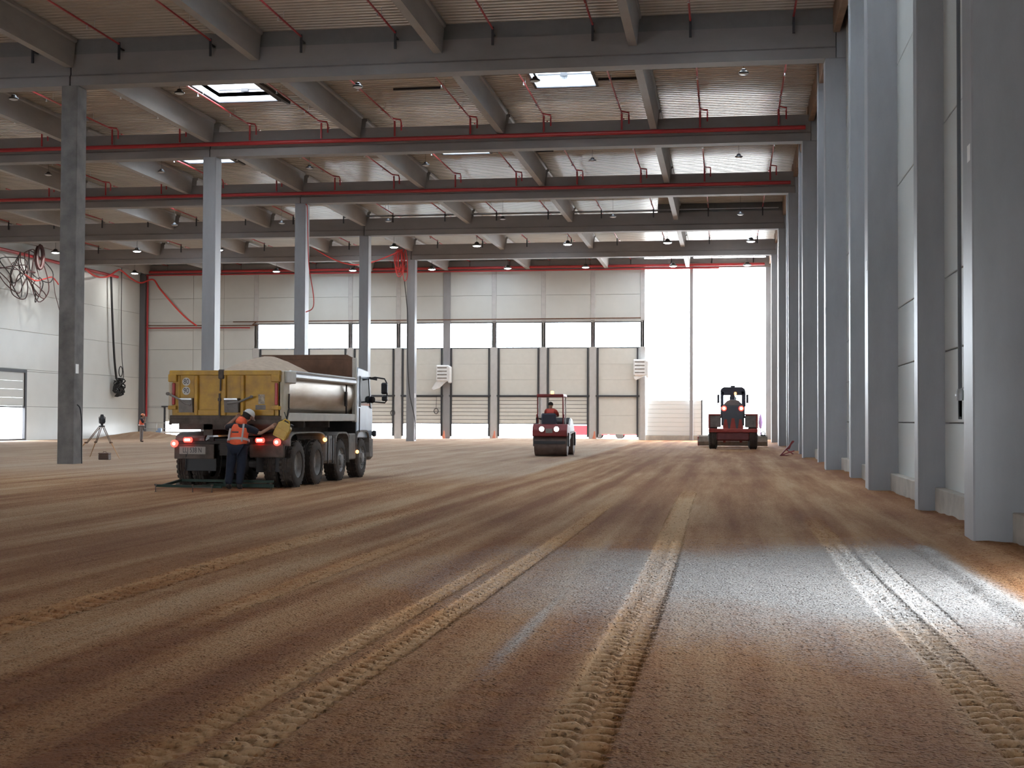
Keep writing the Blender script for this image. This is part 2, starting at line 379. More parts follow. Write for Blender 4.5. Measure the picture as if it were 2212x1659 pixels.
# ------------------------------------------------------------------ gable wall
gx = [-35.88, -32.0, -28.37, -24.6, -20.85, -17.22, -13.48, -9.77, -6.08]     # pillar centres of the eight dock bays
holes = [(gx[i]+.12, gx[i+1]-.12, 6.82, 8.79) for i in range(8)]
holes += [(gx[i]+.3, gx[i+1]-.3, -.4, 6.82) for i in range(8)] + [(-43.3, -38.5, -.4, 2.4), (-5.95, 2.89, -.4, 12.67), (-5.95, 2.89, 13.37, 13.9)]
wg = panel_wall('wall_gable', 'far gable wall of pale panels above the row of dock doors', 'x', XWL, XW, YG, .14,
    [-.3, 2.3, 4.62, 6.82, 8.97, 10.8, 12.67, 13.9], [XWL, -41, -38.5] + gx + [-1.6, 2.89, XW+.1], holes, WALLP)
DG = mat('door_panel_paint', (.62, .62, .585), .45, var=.04)
for i in range(8):
    a, b = gx[i], gx[i+1]
    w = thing('window_%d' % (i+1), 'upper window pane in the gable wall, %s from the left wall' % ORD[i], 'window', kind='structure')
    MB().box(a+.12, b-.12, YG+.02, YG+.1, 6.82, 6.88).box(a+.12, b-.12, YG+.02, YG+.1, 8.72, 8.79).box(a+.12, a+.17, YG+.02, YG+.1, 6.88, 8.72).box(b-.17, b-.12, YG+.02, YG+.1, 6.88, 8.72).build('window_frame', DARKF, w)
    MB().box(a+.17, b-.17, YG+.05, YG+.06, 6.88, 8.72).build('pane', GLASS, w)
    d = thing('door_%d' % (i+1), 'dock door bay under the gable windows, %s from the left wall' % ORD[i] + (', closed nearly to the ground' if i == 7 else ', raised a little over a bright gap'), 'door', kind='structure')
    l, r = a+.42, b-.42
    n = 3
    for k in range(n):
        z0, z1 = 3.3+k*3.5/n, 3.3+(k+1)*3.5/n
        MB().cbox(l, r, YG+.02, YG+.1, z0+.004, z1-.004, .008).build('upper_panel', DG, d)
    MB().box(l-.02, r+.02, YG+.1, YG+.14, 3.25 if i < 7 else .42, 6.82).build('backing', WALLG, d)
    MB().box(l-.1, l+.01, YG-.1, YG+.1, .2, 6.82).box(r-.01, r+.1, YG-.1, YG+.1, .2, 6.82).build('guide_rail', DARKF, d)
    MB().box(l-.2, r+.2, YG-.12, YG+.02, 3.2, 3.31).build('header_bar', DARKF, d)
    ml, mr = MB(), MB()
    MB().box(a+.3, l-.1, YG+.01, YG+.12, .1, 6.82).build('side_panel', WALLP, d); MB().box(r+.1, b-.3, YG+.01, YG+.12, .1, 6.82).build('side_panel', WALLP, d)
    if i < 7:
        MB().box(l-.06, r+.06, YG+.035, YG+.06, 1.2, 3.3).build('joint_backing', mat('joint_grey', (.16, .16, .165), .6), d)
        for k in range(7): MB().cbox(l-.08, r+.08, YG-.03, YG+.03, 1.2+k*.286, 1.2+(k+1)*.286-.035, .012).build('door_section', DG, d)
        MB().box(l-.08, r+.08, YG-.03, YG+.05, 1.14, 1.2).build('bottom_seal', DARKF, d)
    else:
        for k in range(2): MB().cbox(l+.02, r-.02, YG+.02, YG+.1, .42+k*1.39, .42+(k+1)*1.39-.01, .01).build('upper_panel', DG, d)
GPIL = mat('pale_pillar_concrete', (.48, .48, .48), .6, var=.1)
for i, x in enumerate(gx):
    if i == 4: continue
    wd = .27 if i < 8 else .2
    m = MB().cbox(x-wd, x+wd, YG-.05, YG+.3, -.2, 6.9, .02).box(x-.12, x+.12, YG, YG+.3, 6.9, 8.85).cbox(x-.17, x+.17, YG-.05, YG+.3, 8.85, 12.67, .02)
    tag(m.build('gable_pillar', GPIL, o=(x, YG, -.2)), 'slim concrete gable pillar between dock bays, %s from the left' % ORD[i], 'pillar', 'gable pillars', 'structure')
# dock door at the left end, hidden in part by the tipper
t = thing('door_9', 'low dock opening in the gable wall behind the tipper, near the left corner', 'door', kind='structure')
MB().box(-43.5, -38.4, YG-.12, YG+.02, 2.34, 2.44).box(-43.35, -43.2, YG-.02, YG+.1, -.1, 2.34).box(-38.6, -38.45, YG-.02, YG+.1, -.1, 2.34).build('door_frame', DARKF, t)
for k in range(4): MB().cbox(-43.2, -38.6, YG+.0, YG+.05, 1.25+k*.275, 1.25+(k+1)*.275-.01, .01).build('door_section', DG, t)
MB().box(-43.2, -38.6, YG+.05, YG+.08, 1.22, 2.36).build('backing', WALLG, t)
# big open gate
tag(MB().cbox(-2.64, -2.38, YG-.05, YG+.22, -.2, 12.67, .02).build('gate_post', CONC, o=(-2.5, YG, -.2)), 'tall slim post in the middle of the big bright opening', 'post', kind='structure')
tag(MB().cbox(2.86, 3.5, YG-.05, YG+.3, -.2, 13.9, .02).build('trim_1', CONC), 'corner pillar at the right edge of the big opening', 'pillar', kind='structure')
tag(MB().box(-2.75, -2.35, YG, YG+.2, 13.37, 13.9).build('trim_2', CONC), 'short stub of post above the gate beam', 'pillar', kind='structure')
t = thing('hoarding', 'low wall of white ribbed boards closing the left part of the big opening', 'hoarding', (-3.9, YG+.5, 0))
zs = np.linspace(.35, 2.95, 9)
for k in range(8): MB().cbox(-2.12, 2.12, 0, .08, zs[k]+.006, zs[k+1]-.006, .012).build('board', mat('white_board', (.72, .75, .75), .5), t)
MB().cbox(-2.12, 2.12, -.03, .12, -.2, .34, .02).build('footing', CONC_L, t); MB().box(-2.1, 2.1, .07, .1, .3, 2.93).build('backing', WALLG, t)
MB().box(2.1, 2.2, -.02, .12, -.1, 3.0).build('end_post', DARKF, t)

# ------------------------------------------------------------------ main columns
def rcol(k):
    y = YK(k); m = MB().cbox(XR, XW+.08, y, y+.65, -.3, ZB0, .02).box(XR+.33, XW+.08, y, y+.65, ZB0, ZD+.1)
    o = m.build('concrete_column', CONC, o=(XR, y, -.3))
    pl = MB().box(-.004, 0, .12, .3, 4.9, 5.1).build('label_plate', WHITE, o)
    return o
names = ['nearest the camera at the picture edge', 'second from the camera', 'third from the camera, under the nearest crossbeam', 'under the second crossbeam', 'under the third crossbeam', 'under the fourth crossbeam', 'under the fifth crossbeam, farthest']
for k in range(-2, 5): tag(rcol(k), 'wide concrete column along the right wall, ' + names[k+2], 'column', 'wide right wall columns', 'structure')
for k in range(-2, 5):
    y = YK(k)+6
    o = MB().cbox(3.06, XW+.08, y, y+.42, -.3, ZD+.1, .02).build('wall_post', CONC, o=(3.06, y, -.3))
    tag(o, 'narrow concrete post set back against the right wall, %s from the camera' % ORD[k+2], 'column', 'narrow right wall posts', 'structure')
for k in range(0, 5):
    y = YK(k)
    o = MB().cbox(XL0, XL1, y, y+.65, -.3, ZB0, .02).build('concrete_column', CONC_D if k == 0 else CONC, o=(XL0, y, -.3))
    tag(o, ['stained dark concrete column standing free at the far left', 'pale concrete column rising behind the tipper tailgate', 'concrete column rising behind the sand load', 'concrete column rising behind the tipper cab', 'concrete column just right of the tipper, with a cable down it'][k], 'column', 'free standing columns', 'structure')
    tag_ = MB().box(.548, .556, .1, .3, 3.2, 3.5).build('label_plate', WHITE, o)
MB_ = MB().cbox(XL0, XL1, YG-.1, YG+.5, -.3, 12.67, .02)
tag(MB_.build('concrete_column', CONC, o=(XL0, YG, -.3)), 'broad gable column carrying a wrapped heater', 'column', 'free standing columns', 'structure')
tag(MB().cbox(XWL, XWL+.42, YG-.55, YG-.02, -.2, 12.67, .02).build('trim_3', mat('corner_steel', (.10, .10, .11), .5), o=(XWL, YG, 0)), 'dark corner pillar where the left wall meets the gable', 'pillar', kind='structure')

# ------------------------------------------------------------------ crossbeams, purlins, steel deck
for k in range(-1, 6):
    y = YK(k); z0, z1 = (ZB0, ZB1) if k < 5 else (12.67, 13.37)
    for j, (a, b) in enumerate(((XWL, -20.86), (-20.81, XR+.31) if k < 5 else (-20.81, XW))):
        if k < 5: pr = [(y+.02, z0), (y+.58, z0), (y+.58, z0+.3), (y+.52, z0+.36), (y+.52, z1), (y+.08, z1), (y+.08, z0+.36), (y+.02, z0+.3)]
        else: pr = [(y-.25, z0), (y+.3, z0), (y+.3, z1), (y-.25, z1)]
        o = MB().prism(pr, 'x', a, b).build('crossbeam', BEAMC, o=(a, y, z0))
        tag(o, 'concrete crossbeam, %s from the camera, %s' % ((ORD[k] if k >= 0 else 'zeroth') if k < 5 else 'sixth at the gable', 'span left of the free columns' if j == 0 else 'span to the right wall') if k >= 0 else 'concrete crossbeam above the picture, %s span' % ('left', 'right')[j], 'beam', 'roof crossbeams', 'structure')
for x0, x1, k in ((XWL, XR+.3, 0), (-3.8, XR+.3, 3)):
    o = MB().box(x0, x1, YK(k)+.12, YK(k)+.3, ZB1, ZD+.02).build('trim_%d' % (4+k), mat('firestop_board', (.17, .165, .165), .8, var=.1))
    tag(o, 'grey closing board between crossbeam and roof deck on the %s crossbeam' % ORD[k], 'board', kind='structure')
PX = [-44.6, -38.7, -32.6, -26.65, -20.83, -14.62, -8.75, -2.77]
def purlin_mesh(L):
    pr = [(-.13, 12.72), (.13, 12.72), (.2, ZD-.16), (.26, ZD-.12), (.26, ZD-.02), (-.26, ZD-.02), (-.26, ZD-.12), (-.2, ZD-.16)]
    return MB().prism(pr, 'y', 0, L)
pm = purlin_mesh(11.42).build('purlin', PURL).data; bpy.data.objects.remove(bpy.data.objects['purlin'])
for k in range(-1, 5):
    for i, x in enumerate(PX):
        o = link('purlin', pm, o=(x, YK(k)+.54, 0))
        tag(o, 'concrete roof purlin, %s from left, %s' % (ORD[i], 'before the nearest crossbeam' if k < 0 else 'between %s and %s crossbeams' % (ORD[k], ORD[k+1])), 'purlin', 'roof purlins', 'structure')
    o = MB().cbox(XR+.22, XR+.42, YK(k)+.7, YK(k)+11.9, ZB1-.3, ZD-.03, .02).build('wall_plate', TIMBER, o=(XR+.3, YK(k), ZB1))
    tag(o, 'brownish edge board under the roof along the right wall, %s' % ('in front of the nearest crossbeam' if k < 0 else 'behind the %s crossbeam' % ORD[k]), 'board', 'edge boards', 'structure')
SKY = [(-19.2, -16.85, 46.1, 49.5), (-6.8, -4.65, 46.1, 48.9), (-25.2, -22.9, 58.2, 61.2), (-12.75, -10.6, 58.2, 60.7), (-31.2, -28.9, 70.2, 73.0)] + [(x, x+2.3, y, y+2.6) for y, xs in ((24.5, (-36.65, -24.65, -12.65, -.65)), (30.0, (-30.65, -18.65, -6.65, -.65)), (34.6, (-36.65, -24.65, -12.65, -.65)), (43.95, (-30.65, -24.65, -12.65, -.65)), (55.9, (-36.65, -18.65, -6.65, -.65)), (68.6, (-42.65, -24.65, -18.65, -6.65, -.65)), (83.6, (-36.65, -24.65, -12.65, -.65)), (95.6, (-30.65, -18.65, -6.65))) for x in xs]  # the looped rows are unseen skylights, added to daylight the hall's middle
def skl(a, c):
    row = sorted(set(s_[2] for s_ in SKY)); xs = sorted(s_[0] for s_ in SKY if s_[2] == c); k = int((c-YK(-1))//12)
    return 'added roof skylight hidden %s, %s from left in its %s row' % ('ahead of the picture' if k < 0 else 'before the nearest crossbeam' if k == 0 else 'behind the %s crossbeam' % ORD[k-1], ORD[xs.index(a)], 'first second third fourth fifth sixth seventh eighth ninth tenth eleventh twelfth'.split()[row.index(c)])
cl = thing('ceiling', 'beige corrugated steel roof deck with its ribs running across the hall', 'ceiling', kind='structure')
def deck(x0, x1, y0, y1):
    m = MB(); p = .28; y = y0; prof = []
    n = max(1, int(round((y1-y0)/p))); p = (y1-y0)/n
    for i in range(n):
        y = y0+i*p; prof += [(y, ZD), (y+p*.48, ZD), (y+p*.58, ZD+.09), (y+p*.9, ZD+.09)]
    prof.append((y1, ZD))
    vs = [(x, a, b) for x in (x0, x1) for a, b in prof]; N = len(prof)
    m.add(vs, [(i, i+1, N+i+1, N+i) for i in range(N-1)])
    me = bpy.data.meshes.new('deck_panel'); me.from_pydata(m.v, [], m.f); me.materials.append(DECK); link('deck_panel', me, cl)
dx = [XWL-.1] + [(a+b)/2 for a, b in zip(PX[:-1], PX[1:])] + [.2, XW+.1]
dx = [XWL-.1] + PX[1:] + [XW+.1]
for a, b in zip(dx[:-1], dx[1:]):
    for y0, y1 in [(YREAR, 4.72), (4.72, 16.72), (16.72, 28.72)] + [(YK(k)+6*j, YK(k)+6+6*j) for k in range(-1, 5) for j in (0, 1)]:
        for r in rects(a, b, y0, y1, SKY): deck(*r)
MB().box(XWL-.2, XW+.2, YREAR, YG+.2, ZD+.45, ZD+.5).v
ro = MB()
for r in rects(XWL-.2, XW+.2, YREAR-.2, YG+.1, SKY): ro.box(r[0], r[1], r[2], r[3], ZD+.14, ZD+.3)
ro.build('roof_membrane', mat('roof_membrane', (.3, .3, .3), .8), cl)
SKYW = mat('skylight_upstand', (.74, .78, .82), .45)
for i, (a, b, c, d) in enumerate(SKY):
    lab = ['open roof skylight near the left free column, with a black strut along its right side', 'roof skylight right of centre, with a dark bar across it', 'left skylight partly hidden behind the second crossbeam', 'narrow skylight strip behind the second crossbeam, right of centre', 'far skylight strip on the left behind the third crossbeam'][i] if i < 5 else skl(a, c)
    lab = lab() if callable(lab) else lab
    s = thing('skylight', lab, 'skylight', (a, c, ZD), group='roof skylights')
    w, l = b-a, d-c
    fr = MB().box(-.04, 0, -.04, l+.04, -.05, .75).box(w, w+.04, -.04, l+.04, -.05, .75).box(0, w, -.04, 0, -.05, .75).box(0, w, l, l+.04, -.05, .75)
    fr.build('upstand', SKYW, s)
    MB().box(-.09, 0.0, -.09, l+.09, -.09, -.05).box(w, w+.09, -.09, l+.09, -.09, -.05).box(0, w, -.09, 0, -.09, -.05).box(0, w, l, l+.09, -.09, -.05).build('edge_trim', DARKF, s)
    MB().box(.02, w-.02, l-.07, l-.03, .36, .4).box(w*.40, w*.52, l-.2, l-.1, .28, .4).bar((w*.6, l*.1, .6), (w*.72, l*.7, .6), .05).build('opener', BLKP, s)
    if i != 0: MB().box(-.02, w+.02, -.02, l+.02, .76, .78).build('pane', GLASS, s)
    if i in (0, 2): MB().bar((w+.1, .2, -.02), (w+.35, l+.25, -.12), .12).build('strut', BLKP, s)

# ------------------------------------------------------------------ sprinkler pipes
def main_pipe(pts, r, label):
    tag(MB().tube(pts, r, 12).build('sprinkler_main', RED), label, 'pipe', 'sprinkler main pipes')
main_pipe([(XWL+.3, YK(1)-.22, 12.62), (XR+.1, YK(1)-.22, 12.62)], .085, 'thick red sprinkler main along the front of the second crossbeam')
main_pipe([(XWL+.9, YK(2)-.22, 12.6), (XR+.1, YK(2)-.22, 12.6)], .085, 'thick red sprinkler main along the front of the third crossbeam')
main_pipe([(XWL+.5, YG-.45, 12.86), (XR-.1, YG-.45, 12.86)], .10, 'upper red sprinkler main along the gable above the dock doors')
main_pipe([(XWL+.5, YG-.42, 12.62), (-.5, YG-.42, 12.62)], .06, 'thinner red pipe just under the gable sprinkler main')
main_pipe([(XWL+.35, 56, 12.08), (XWL+.35, 95.5, 12.0)], .11, 'thick red pipe running along the top of the left wall')
BX = [-22.0+3*n for n in range(-7, 9)]
def branch(k, i, x):
    y0, y1 = YK(k)+.75, YK(k+1)-.22
    z = 13.36
    t = thing('sprinkler_branch', 'thin red branch pipe under the deck, %s from left, %s' % (ORD[i], 'before the nearest crossbeam' if k < 0 else 'between %s and %s crossbeams' % (ORD[k], ORD[k+1])), 'pipe', (x, y0, z), group='sprinkler branches')
    L = y1-y0
    MB().tube([(0, 0, 0), (0, L, 0)], .033, 6).build('pipe', RED, t)
    if k+1 in (1, 2):
        MB().tube([(0, L-.02, 0), (0, L-.02, -.64)], .04, 6).build('riser', RED, t)
        MB().tube([(0, L-.4, 0), (.28, L-.2, -.02), (.28, L-.05, -.1), (.28, L-.05, -.42)], .032, 6).build('drop', RED, t)
    else:
        MB().box(-.035, .035, L-.03, L+.02, -.5, .06).box(-.035, .035, L, L+.32, -.14, -.1).build('hanger', BLKP, t)
    for q in (.2, .5, .8): link('sprinkler_head', HEAD, t, o=(0, L*q, 0)); link('rod', ROD, t, o=(0, L*q+.5, 0))
HEAD = MB().tube([(0, 0, -.02), (0, 0, -.11)], .018, 5).tube([(0, 0, -.10), (0, 0, -.14)], [.018, .045], 6).build('sprinkler_head', GALV).data
bpy.data.objects.remove(bpy.data.objects['sprinkler_head'])
ROD = MB().tube([(0, 0, .03), (0, 0, ZD-13.375)], .01, 4).build('rod', GALV).data
bpy.data.objects.remove(bpy.data.objects['rod'])
for k in range(-1, 5):
    for i, x in enumerate(BX): branch(k, i, x + random.uniform(-.06, .06))
for y, x0, x1, z, lab in ((YK(3)-.1, -21, XR, 13.24, 'pale cable tray along the top of the fourth crossbeam'), (YG-.6, XWL+.5, XR, 13.42, 'pale cable tray along the top of the gable beam')):
    tag(MB().box(x0, x1, y-.12, y+.08, z, z+.02).box(x0, x1, y-.12, y-.105, z, z+.07).box(x0, x1, y+.065, y+.08, z, z+.07).build('cable_tray', GALV), lab, 'cable tray')
for i, (x, y) in enumerate([(-11.2, 47.6), (-3.6, 47.2), (-21.6, 46.6), (-8.6, 59.8), (-21.4, 59.4)]):
    tag(MB().box(x-.9, x+.9, y+.9, y+.96, ZD-.08, ZD).build('deck_stiffener', DARKF), 'short dark steel angle on the roof deck, %s in the row' % ORD[i], 'angle', 'deck stiffeners')

# ------------------------------------------------------------------ high bay lamps
LENS_ON = mat('lit_lens', (1, 1, 1), .4, emit=(1, .97, .93), estr=22)
LENS_OFF = mat('unlit_lens', (.5, .5, .5), .3)
LAMP_W = 105
HOUS = MB().lathe([(.26, 0), (.28, .02), (.27, .07), (.16, .13), (.12, .22), (.05, .26)], 'z', n=18).build('housing', BLKP).data
bpy.data.objects.remove(bpy.data.objects['housing'])
def lamp(x, y, z, on, label):
    t = thing('high_bay_lamp', label, 'lamp', (x, y, z), group='lit high bay lamps' if on else 'unlit high bay lamps')
    link('housing', HOUS, t); t.scale = (1, 1, 1) if on else (.62, .62, .62)
    if on:
        l = bpy.data.lights.new('lamp_light', 'AREA'); l.shape = 'DISK'; l.size = .4; l.energy = LAMP_W; l.color = (1, .98, .93)
        lo = bpy.data.objects.new('lamp_light', l); COL.objects.link(lo); lo.parent = t; lo.location = (0, 0, -.06)
    MB().lathe([(.02, -.045), (.16, -.04), (.235, -.01), (.24, .005)], 'z', n=18).build('lens', LENS_ON if on else LENS_OFF, t)
    MB().tube([(0, 0, .25), (0, 0, (ZD-z)/(1 if on else .62))], .012, 5).build('cable', BLKP, t)
rows = [(43.3, 12.42, [-24.2, -18.2, -12.0, -6.1, .55], 0), (59.4, 12.86, [-31.4, -25.8, -18.7, -13.3, -5.8, .55], 0), (71.6, 12.2, [-30.3, -24.1, -18.1, -11.8, -5.9, .75], 0),
        (82.7, 12.22, [-43.15, -37.53, -31.99, -20.52, -15.25, -9.59, -3.5, 1.48], 1), (94.7, 12.15, [-43.14, -32.25, -26.53, -20.71, -15.23, -9.71, -3.62, 1.44], 1)]
for r_, (y, z, xs, on) in enumerate(rows):
    for i, x in enumerate(xs): lamp(x, y, z, on, '%s round lamp before the %s, %s from left' % ('lit white' if on else 'unlit', ['second crossbeam', 'third crossbeam', 'fourth crossbeam', 'fifth crossbeam', 'gable beam'][r_], ORD[i]))
# ------------------------------------------------------------------ tipper lorry (origin under the tailgate, y forward)
YEL = mat('yellow_paint', (.50, .285, .02), .5, var=.35, scale=3.5, col2=(.34, .18, .03))
SILV = mat('dusty_silver_body', (.60, .56, .50), .33, metal=.75, var=.2, scale=1.5, stretch=(1, .3, 2), col2=(.34, .25, .16))
MUD = mat('muddy_grey_steel', (.10, .078, .066), .8, var=.4, scale=6)
GREYP = mat('dirty_grey_plate', (.20, .18, .165), .7, var=.3, scale=6)
RUST = mat('worn_brown_steel', (.14, .07, .042), .75, var=.4, scale=3)
CHAS = mat('chassis_black', (.035, .03, .028), .7, var=.3, scale=5)
TYRE = mat('dusty_tyre', (.055, .043, .036), .9, var=.35, scale=8, bump=.3, bscale=30)
RIM = mat('dusty_rim', (.30, .285, .275), .6, var=.3, scale=6)
CABB = mat('cab_blue_white', (.42, .50, .60), .25, var=.1, scale=2)
TAILL = mat('lit_tail_lamp', (.8, .02, .02), .3, emit=(1, .05, .035), estr=4)
TAILC = mat('lit_tail_core', (1, .5, .4), .3, emit=(1, .35, .25), estr=8)
ORAN = mat('orange_marker_lamp', (.9, .4, .1), .3, emit=(1, .42, .12), estr=4)
REDREF = mat('red_reflector', (.40, .02, .02), .4)
SANDM = mat('pale_sand', (.45, .34, .255), .9, var=.15, scale=8, bump=.4, bscale=30)
NUMB = mat('black_print', (.03, .03, .035), .6)
DGLASS = mat('dark_glass', (.03, .04, .05), .08, spec=1.0)

TX, TY = -10.35, 27.2
tk = thing('tipper_lorry', 'yellow and silver four axle tipper lorry seen from behind', 'lorry', (TX, TY, 0))
def wheel(x, y, r, w, out, parent=None, dual=False):
    par = parent if parent is not None else tk
    h = w/2; s = 1 if out > 0 else -1
    prof = [(r*.58, -h), (r*.62, -h-.005), (r*.86, -h*.98), (r*.95, -h*.88), (r, -h*.7)]
    for q in (-.42, 0, .42): prof += [(r, h*q-.02), (r-.015, h*q-.014), (r-.015, h*q+.014), (r, h*q+.02)]
    prof += [(r, h*.7), (r*.95, h*.88), (r*.86, h*.98), (r*.62, h+.005), (r*.58, h)]
    t = MB().lathe(prof, 'x', n=28, cap=False)
    for k in range(28):
        a = 2*math.pi*(k+.5)/28
        for q in (-1, 1):
            Mx = Matrix.Rotation(a, 4, 'X'); t.box(q*h*.62-.035, q*h*.62+.035, -.03, .03, r-.01, r+.014, Mx)
    to = t.build('wheel', TYRE, par); to.location = (x, y, r+.0)
    if dual: rp = [(r*.58, h*.9), (r*.56, h*.2), (r*.50, h*.0), (r*.30, -h*.1), (r*.28, h*.35), (r*.16, h*.45), (.01, h*.5)]
    else: rp = [(r*.58, h*.95), (r*.54, h*.6), (r*.42, h*.75), (r*.26, h*.95), (r*.25, h*1.15), (r*.12, h*1.25), (.01, h*1.25)]
    rp = [(a, b*s) for a, b in rp]
    rm = MB().lathe(rp, 'x', n=24, cap=False).lathe([(r*.5, -h*.2*s), (r*.5, -h*.15*s)], 'x', n=24)
    for k in range(10):
        a = 2*math.pi*k/10; rm.lathe([(.014, 0), (.014, .04*s), (.006, .045*s)], 'x', (rp[3][1], r*.36*math.cos(a), r*.36*math.sin(a)), 6)
    rm.build('rim', RIM, to)
    return to
for y in (.99, 2.37):
    for s in (-1, 1):
        wheel(s*1.14, y, .5, .29, s, dual=True); wheel(s*.80, y, .5, .29, s, dual=True)
    MB().tube([(-1.0, y, .5), (1.0, y, .5)], .09, 10).lathe([(.1, -.2), (.22, -.12), (.22, .12), (.1, .2)], 'x', (0, y, .5), 12).build('axle', CHAS, tk)
for y in (4.42, 6.32):
    for s in (-1, 1): wheel(s*1.08, y, .5, .31, s)
    MB().tube([(-.95, y, .5), (.95, y, .5)], .06, 8).build('axle', CHAS, tk)
MB().box(-.48, -.38, .35, 7.2, .78, 1.08).box(.38, .48, .35, 7.2, .78, 1.08).box(-.4, .4, .4, .5, .8, 1.05).box(-.4, .4, 1.6, 1.75, .8, 1.05).box(-.4, .4, 3.2, 3.35, .8, 1.05).box(-.38, .38, 4.6, 6.9, .55, 1.05).build('chassis', CHAS, tk)
MB().box(-.55, -.35, .2, 5.6, 1.12, 1.38).box(.35, .55, .2, 5.6, 1.12, 1.38).box(-1.1, 1.1, .2, .34, 1.24, 1.44).box(-1.1, 1.1, 1.9, 2.0, 1.28, 1.44).box(-1.1, 1.1, 3.8, 3.9, 1.28, 1.44).build('subframe', MUD, tk)
# rear bumper beam, lamps, flaps
MB().cbox(-1.12, 1.14, .22, .3, .93, 1.0, .01).build('lamp_beam', CHAS, tk)
fp = MB().cbox(-1.2, -.32, .2, .24, .62, .93, .01); fp.build('number_plate_board', MUD, tk)
pb = MB().cbox(-1.08, -.5, .18, .2, .72, .88, .006).build('number_plate', mat('dirty_plate', (.32, .30, .28), .6), tk)
text('LLJ 538 N', .15, NUMB, pb, Matrix.Translation((-.79, .176, .8)) @ Matrix.Rotation(R(90), 4, 'X'), sx=.7)
MB().cbox(.46, 1.22, .2, .26, .66, .94, .02).build('rear_flap', MUD, tk)
MB().cbox(-1.0, -.3, .3, .34, .36, .64, .01).cbox(.5, 1.22, .52, .55, .34, .66, .01).build('mud_flap', BLACK, tk)
for x, z, rr in ((-1.19, .94, .075), (1.07, .985, .075)):
    l = MB().lathe([(rr, .02), (rr, -.03), (rr*.7, -.05)], 'y', (x, .2, z), 16).build('tail_lamp', TAILL, tk)
    MB().lathe([(rr*.5, .0), (rr*.45, -.055)], 'y', (x, .2, z), 12).build('lamp_core', TAILC, l)
for x, z in ((-.89, 1.02), (.7, 1.02)):
    l = MB().cbox(x-.1, x+.1, .15, .22, z-.05, z+.05, .03).build('tail_lamp', TAILL, tk)
    MB().cbox(x-.06, x+.06, .14, .16, z-.02, z+.025, .01).build('lamp_core', TAILC, l)
# tow coupling and hanging hoses
MB().box(-.15, .15, .1, .4, .7, .95).tube([(0, .05, .8), (0, .15, .8)], .07, 10).build('tow_coupling', CHAS, tk)
for x in (-.98, -.2, .35): MB().tube([(x, .3, .95), (x+.05, .2, .7), (x+.02, .25, .45), (x-.03, .3, .32)], .012, 6).build('hose', BLACK, tk)
# rear fender pair, toolboxes, front fenders
def arch(y0, y1, ztop, zbot, xo, xi, th=.025, n=14):
    pts = []; cy = (y0+y1)/2; a = (y1-y0)/2; e = .42
    for i in range(n+1):
        t = math.pi*i/n; c, s_ = math.cos(t), math.sin(t)
        pts.append((cy - a*math.copysign(abs(c)**e, c), zbot + (ztop-zbot)*abs(s_)**e))
    m = MB(); inner = [(p[0]+(cy-p[0])*.045, p[1]-th if 0 < i < n else p[1]) for i, p in enumerate(pts)]
    x0, x1 = sorted((xo, xi))
    m.prism(pts + inner[::-1], 'x', x0, x1) if False else None
    for i in range(n):
        q = [pts[i], pts[i+1], inner[i+1], inner[i]]; m.prism(q, 'x', x0, x1)
    return m
for s in (-1, 1):
    m = arch(.42, 3.02, 1.19, .9, s*1.27, s*.62)
    m.build('rear_fender', GREYP, tk)
    arch(3.82, 5.02, 1.17, .42, s*1.27, s*.85, .04).build('front_fender', GREYP, tk)
    bx = MB().cbox(s*1.02-.24, s*1.02+.24, 2.98, 3.8, .46, 1.08, .06); bx.build('side_tank', mat('grey_tank', (.26, .25, .25), .4, metal=.4, var=.2), tk)
    for q in (3.15, 3.55): MB().box(s*1.28-.012, s*1.28+.012, q, q+.05, .45, 1.09).build('tank_strap', CHAS, tk)
    MB().cbox(s*1.1-.14, s*1.1+.14, 5.1, 5.72, .48, 1.12, .03).build('step_box', GREYP, tk)
    MB().ball((s*1.29, 2.9, 1.0), .05, 10).build('marker_lamp', ORAN, tk); MB().ball((s*1.27, 5.74, .66), .045, 10).build('marker_lamp', ORAN, tk)
# cargo body: half-pipe silver tub with hollow inside
prof = [(1.12, 1.44), (1.14, 1.60), (1.2, 1.75), (1.215, 2.0), (1.19, 2.2), (1.13, 2.36), (1.13, 2.44), (1.27, 2.44), (1.27, 2.36)]
outr = [(-x, z) for x, z in reversed(prof[:7])]
tub_o = [(.94, 1.5), (1.04, 1.58), (1.12, 1.69), (1.18, 1.82), (1.215, 1.97), (1.225, 2.1), (1.215, 2.22), (1.18, 2.34), (1.14, 2.4)]
ring = [(-x, z) for x, z in reversed(tub_o)] + tub_o
inn = [(x*.955, z+.05 if z < 1.6 else z) for x, z in ring]
m = MB()
for y0, y1 in ((.12, 5.72),):
    N = len(ring); vs = [(x, y, z) for y in (y0, y1) for x, z in ring] + [(x, y, z) for y in (y0, y1) for x, z in inn]
    fs = []
    for i in range(N-1):
        fs += [(i, i+1, N+i+1, N+i), (2*N+i, 3*N+i, 3*N+i+1, 2*N+i+1)]
    fs += [(0, N, 3*N, 2*N), (N-1, 3*N-1, 4*N-1, 2*N-1)]
    # end caps (thickness)
    for i in range(N-1): fs += [(i, 2*N+i, 2*N+i+1, i+1), (N+i, N+i+1, 3*N+i+1, 3*N+i)]
    m.add(vs, fs)
m.box(-1.0, 1.0, .12, 5.72, 1.42, 1.47)
tub = m.build('cargo_body', SILV, tk)
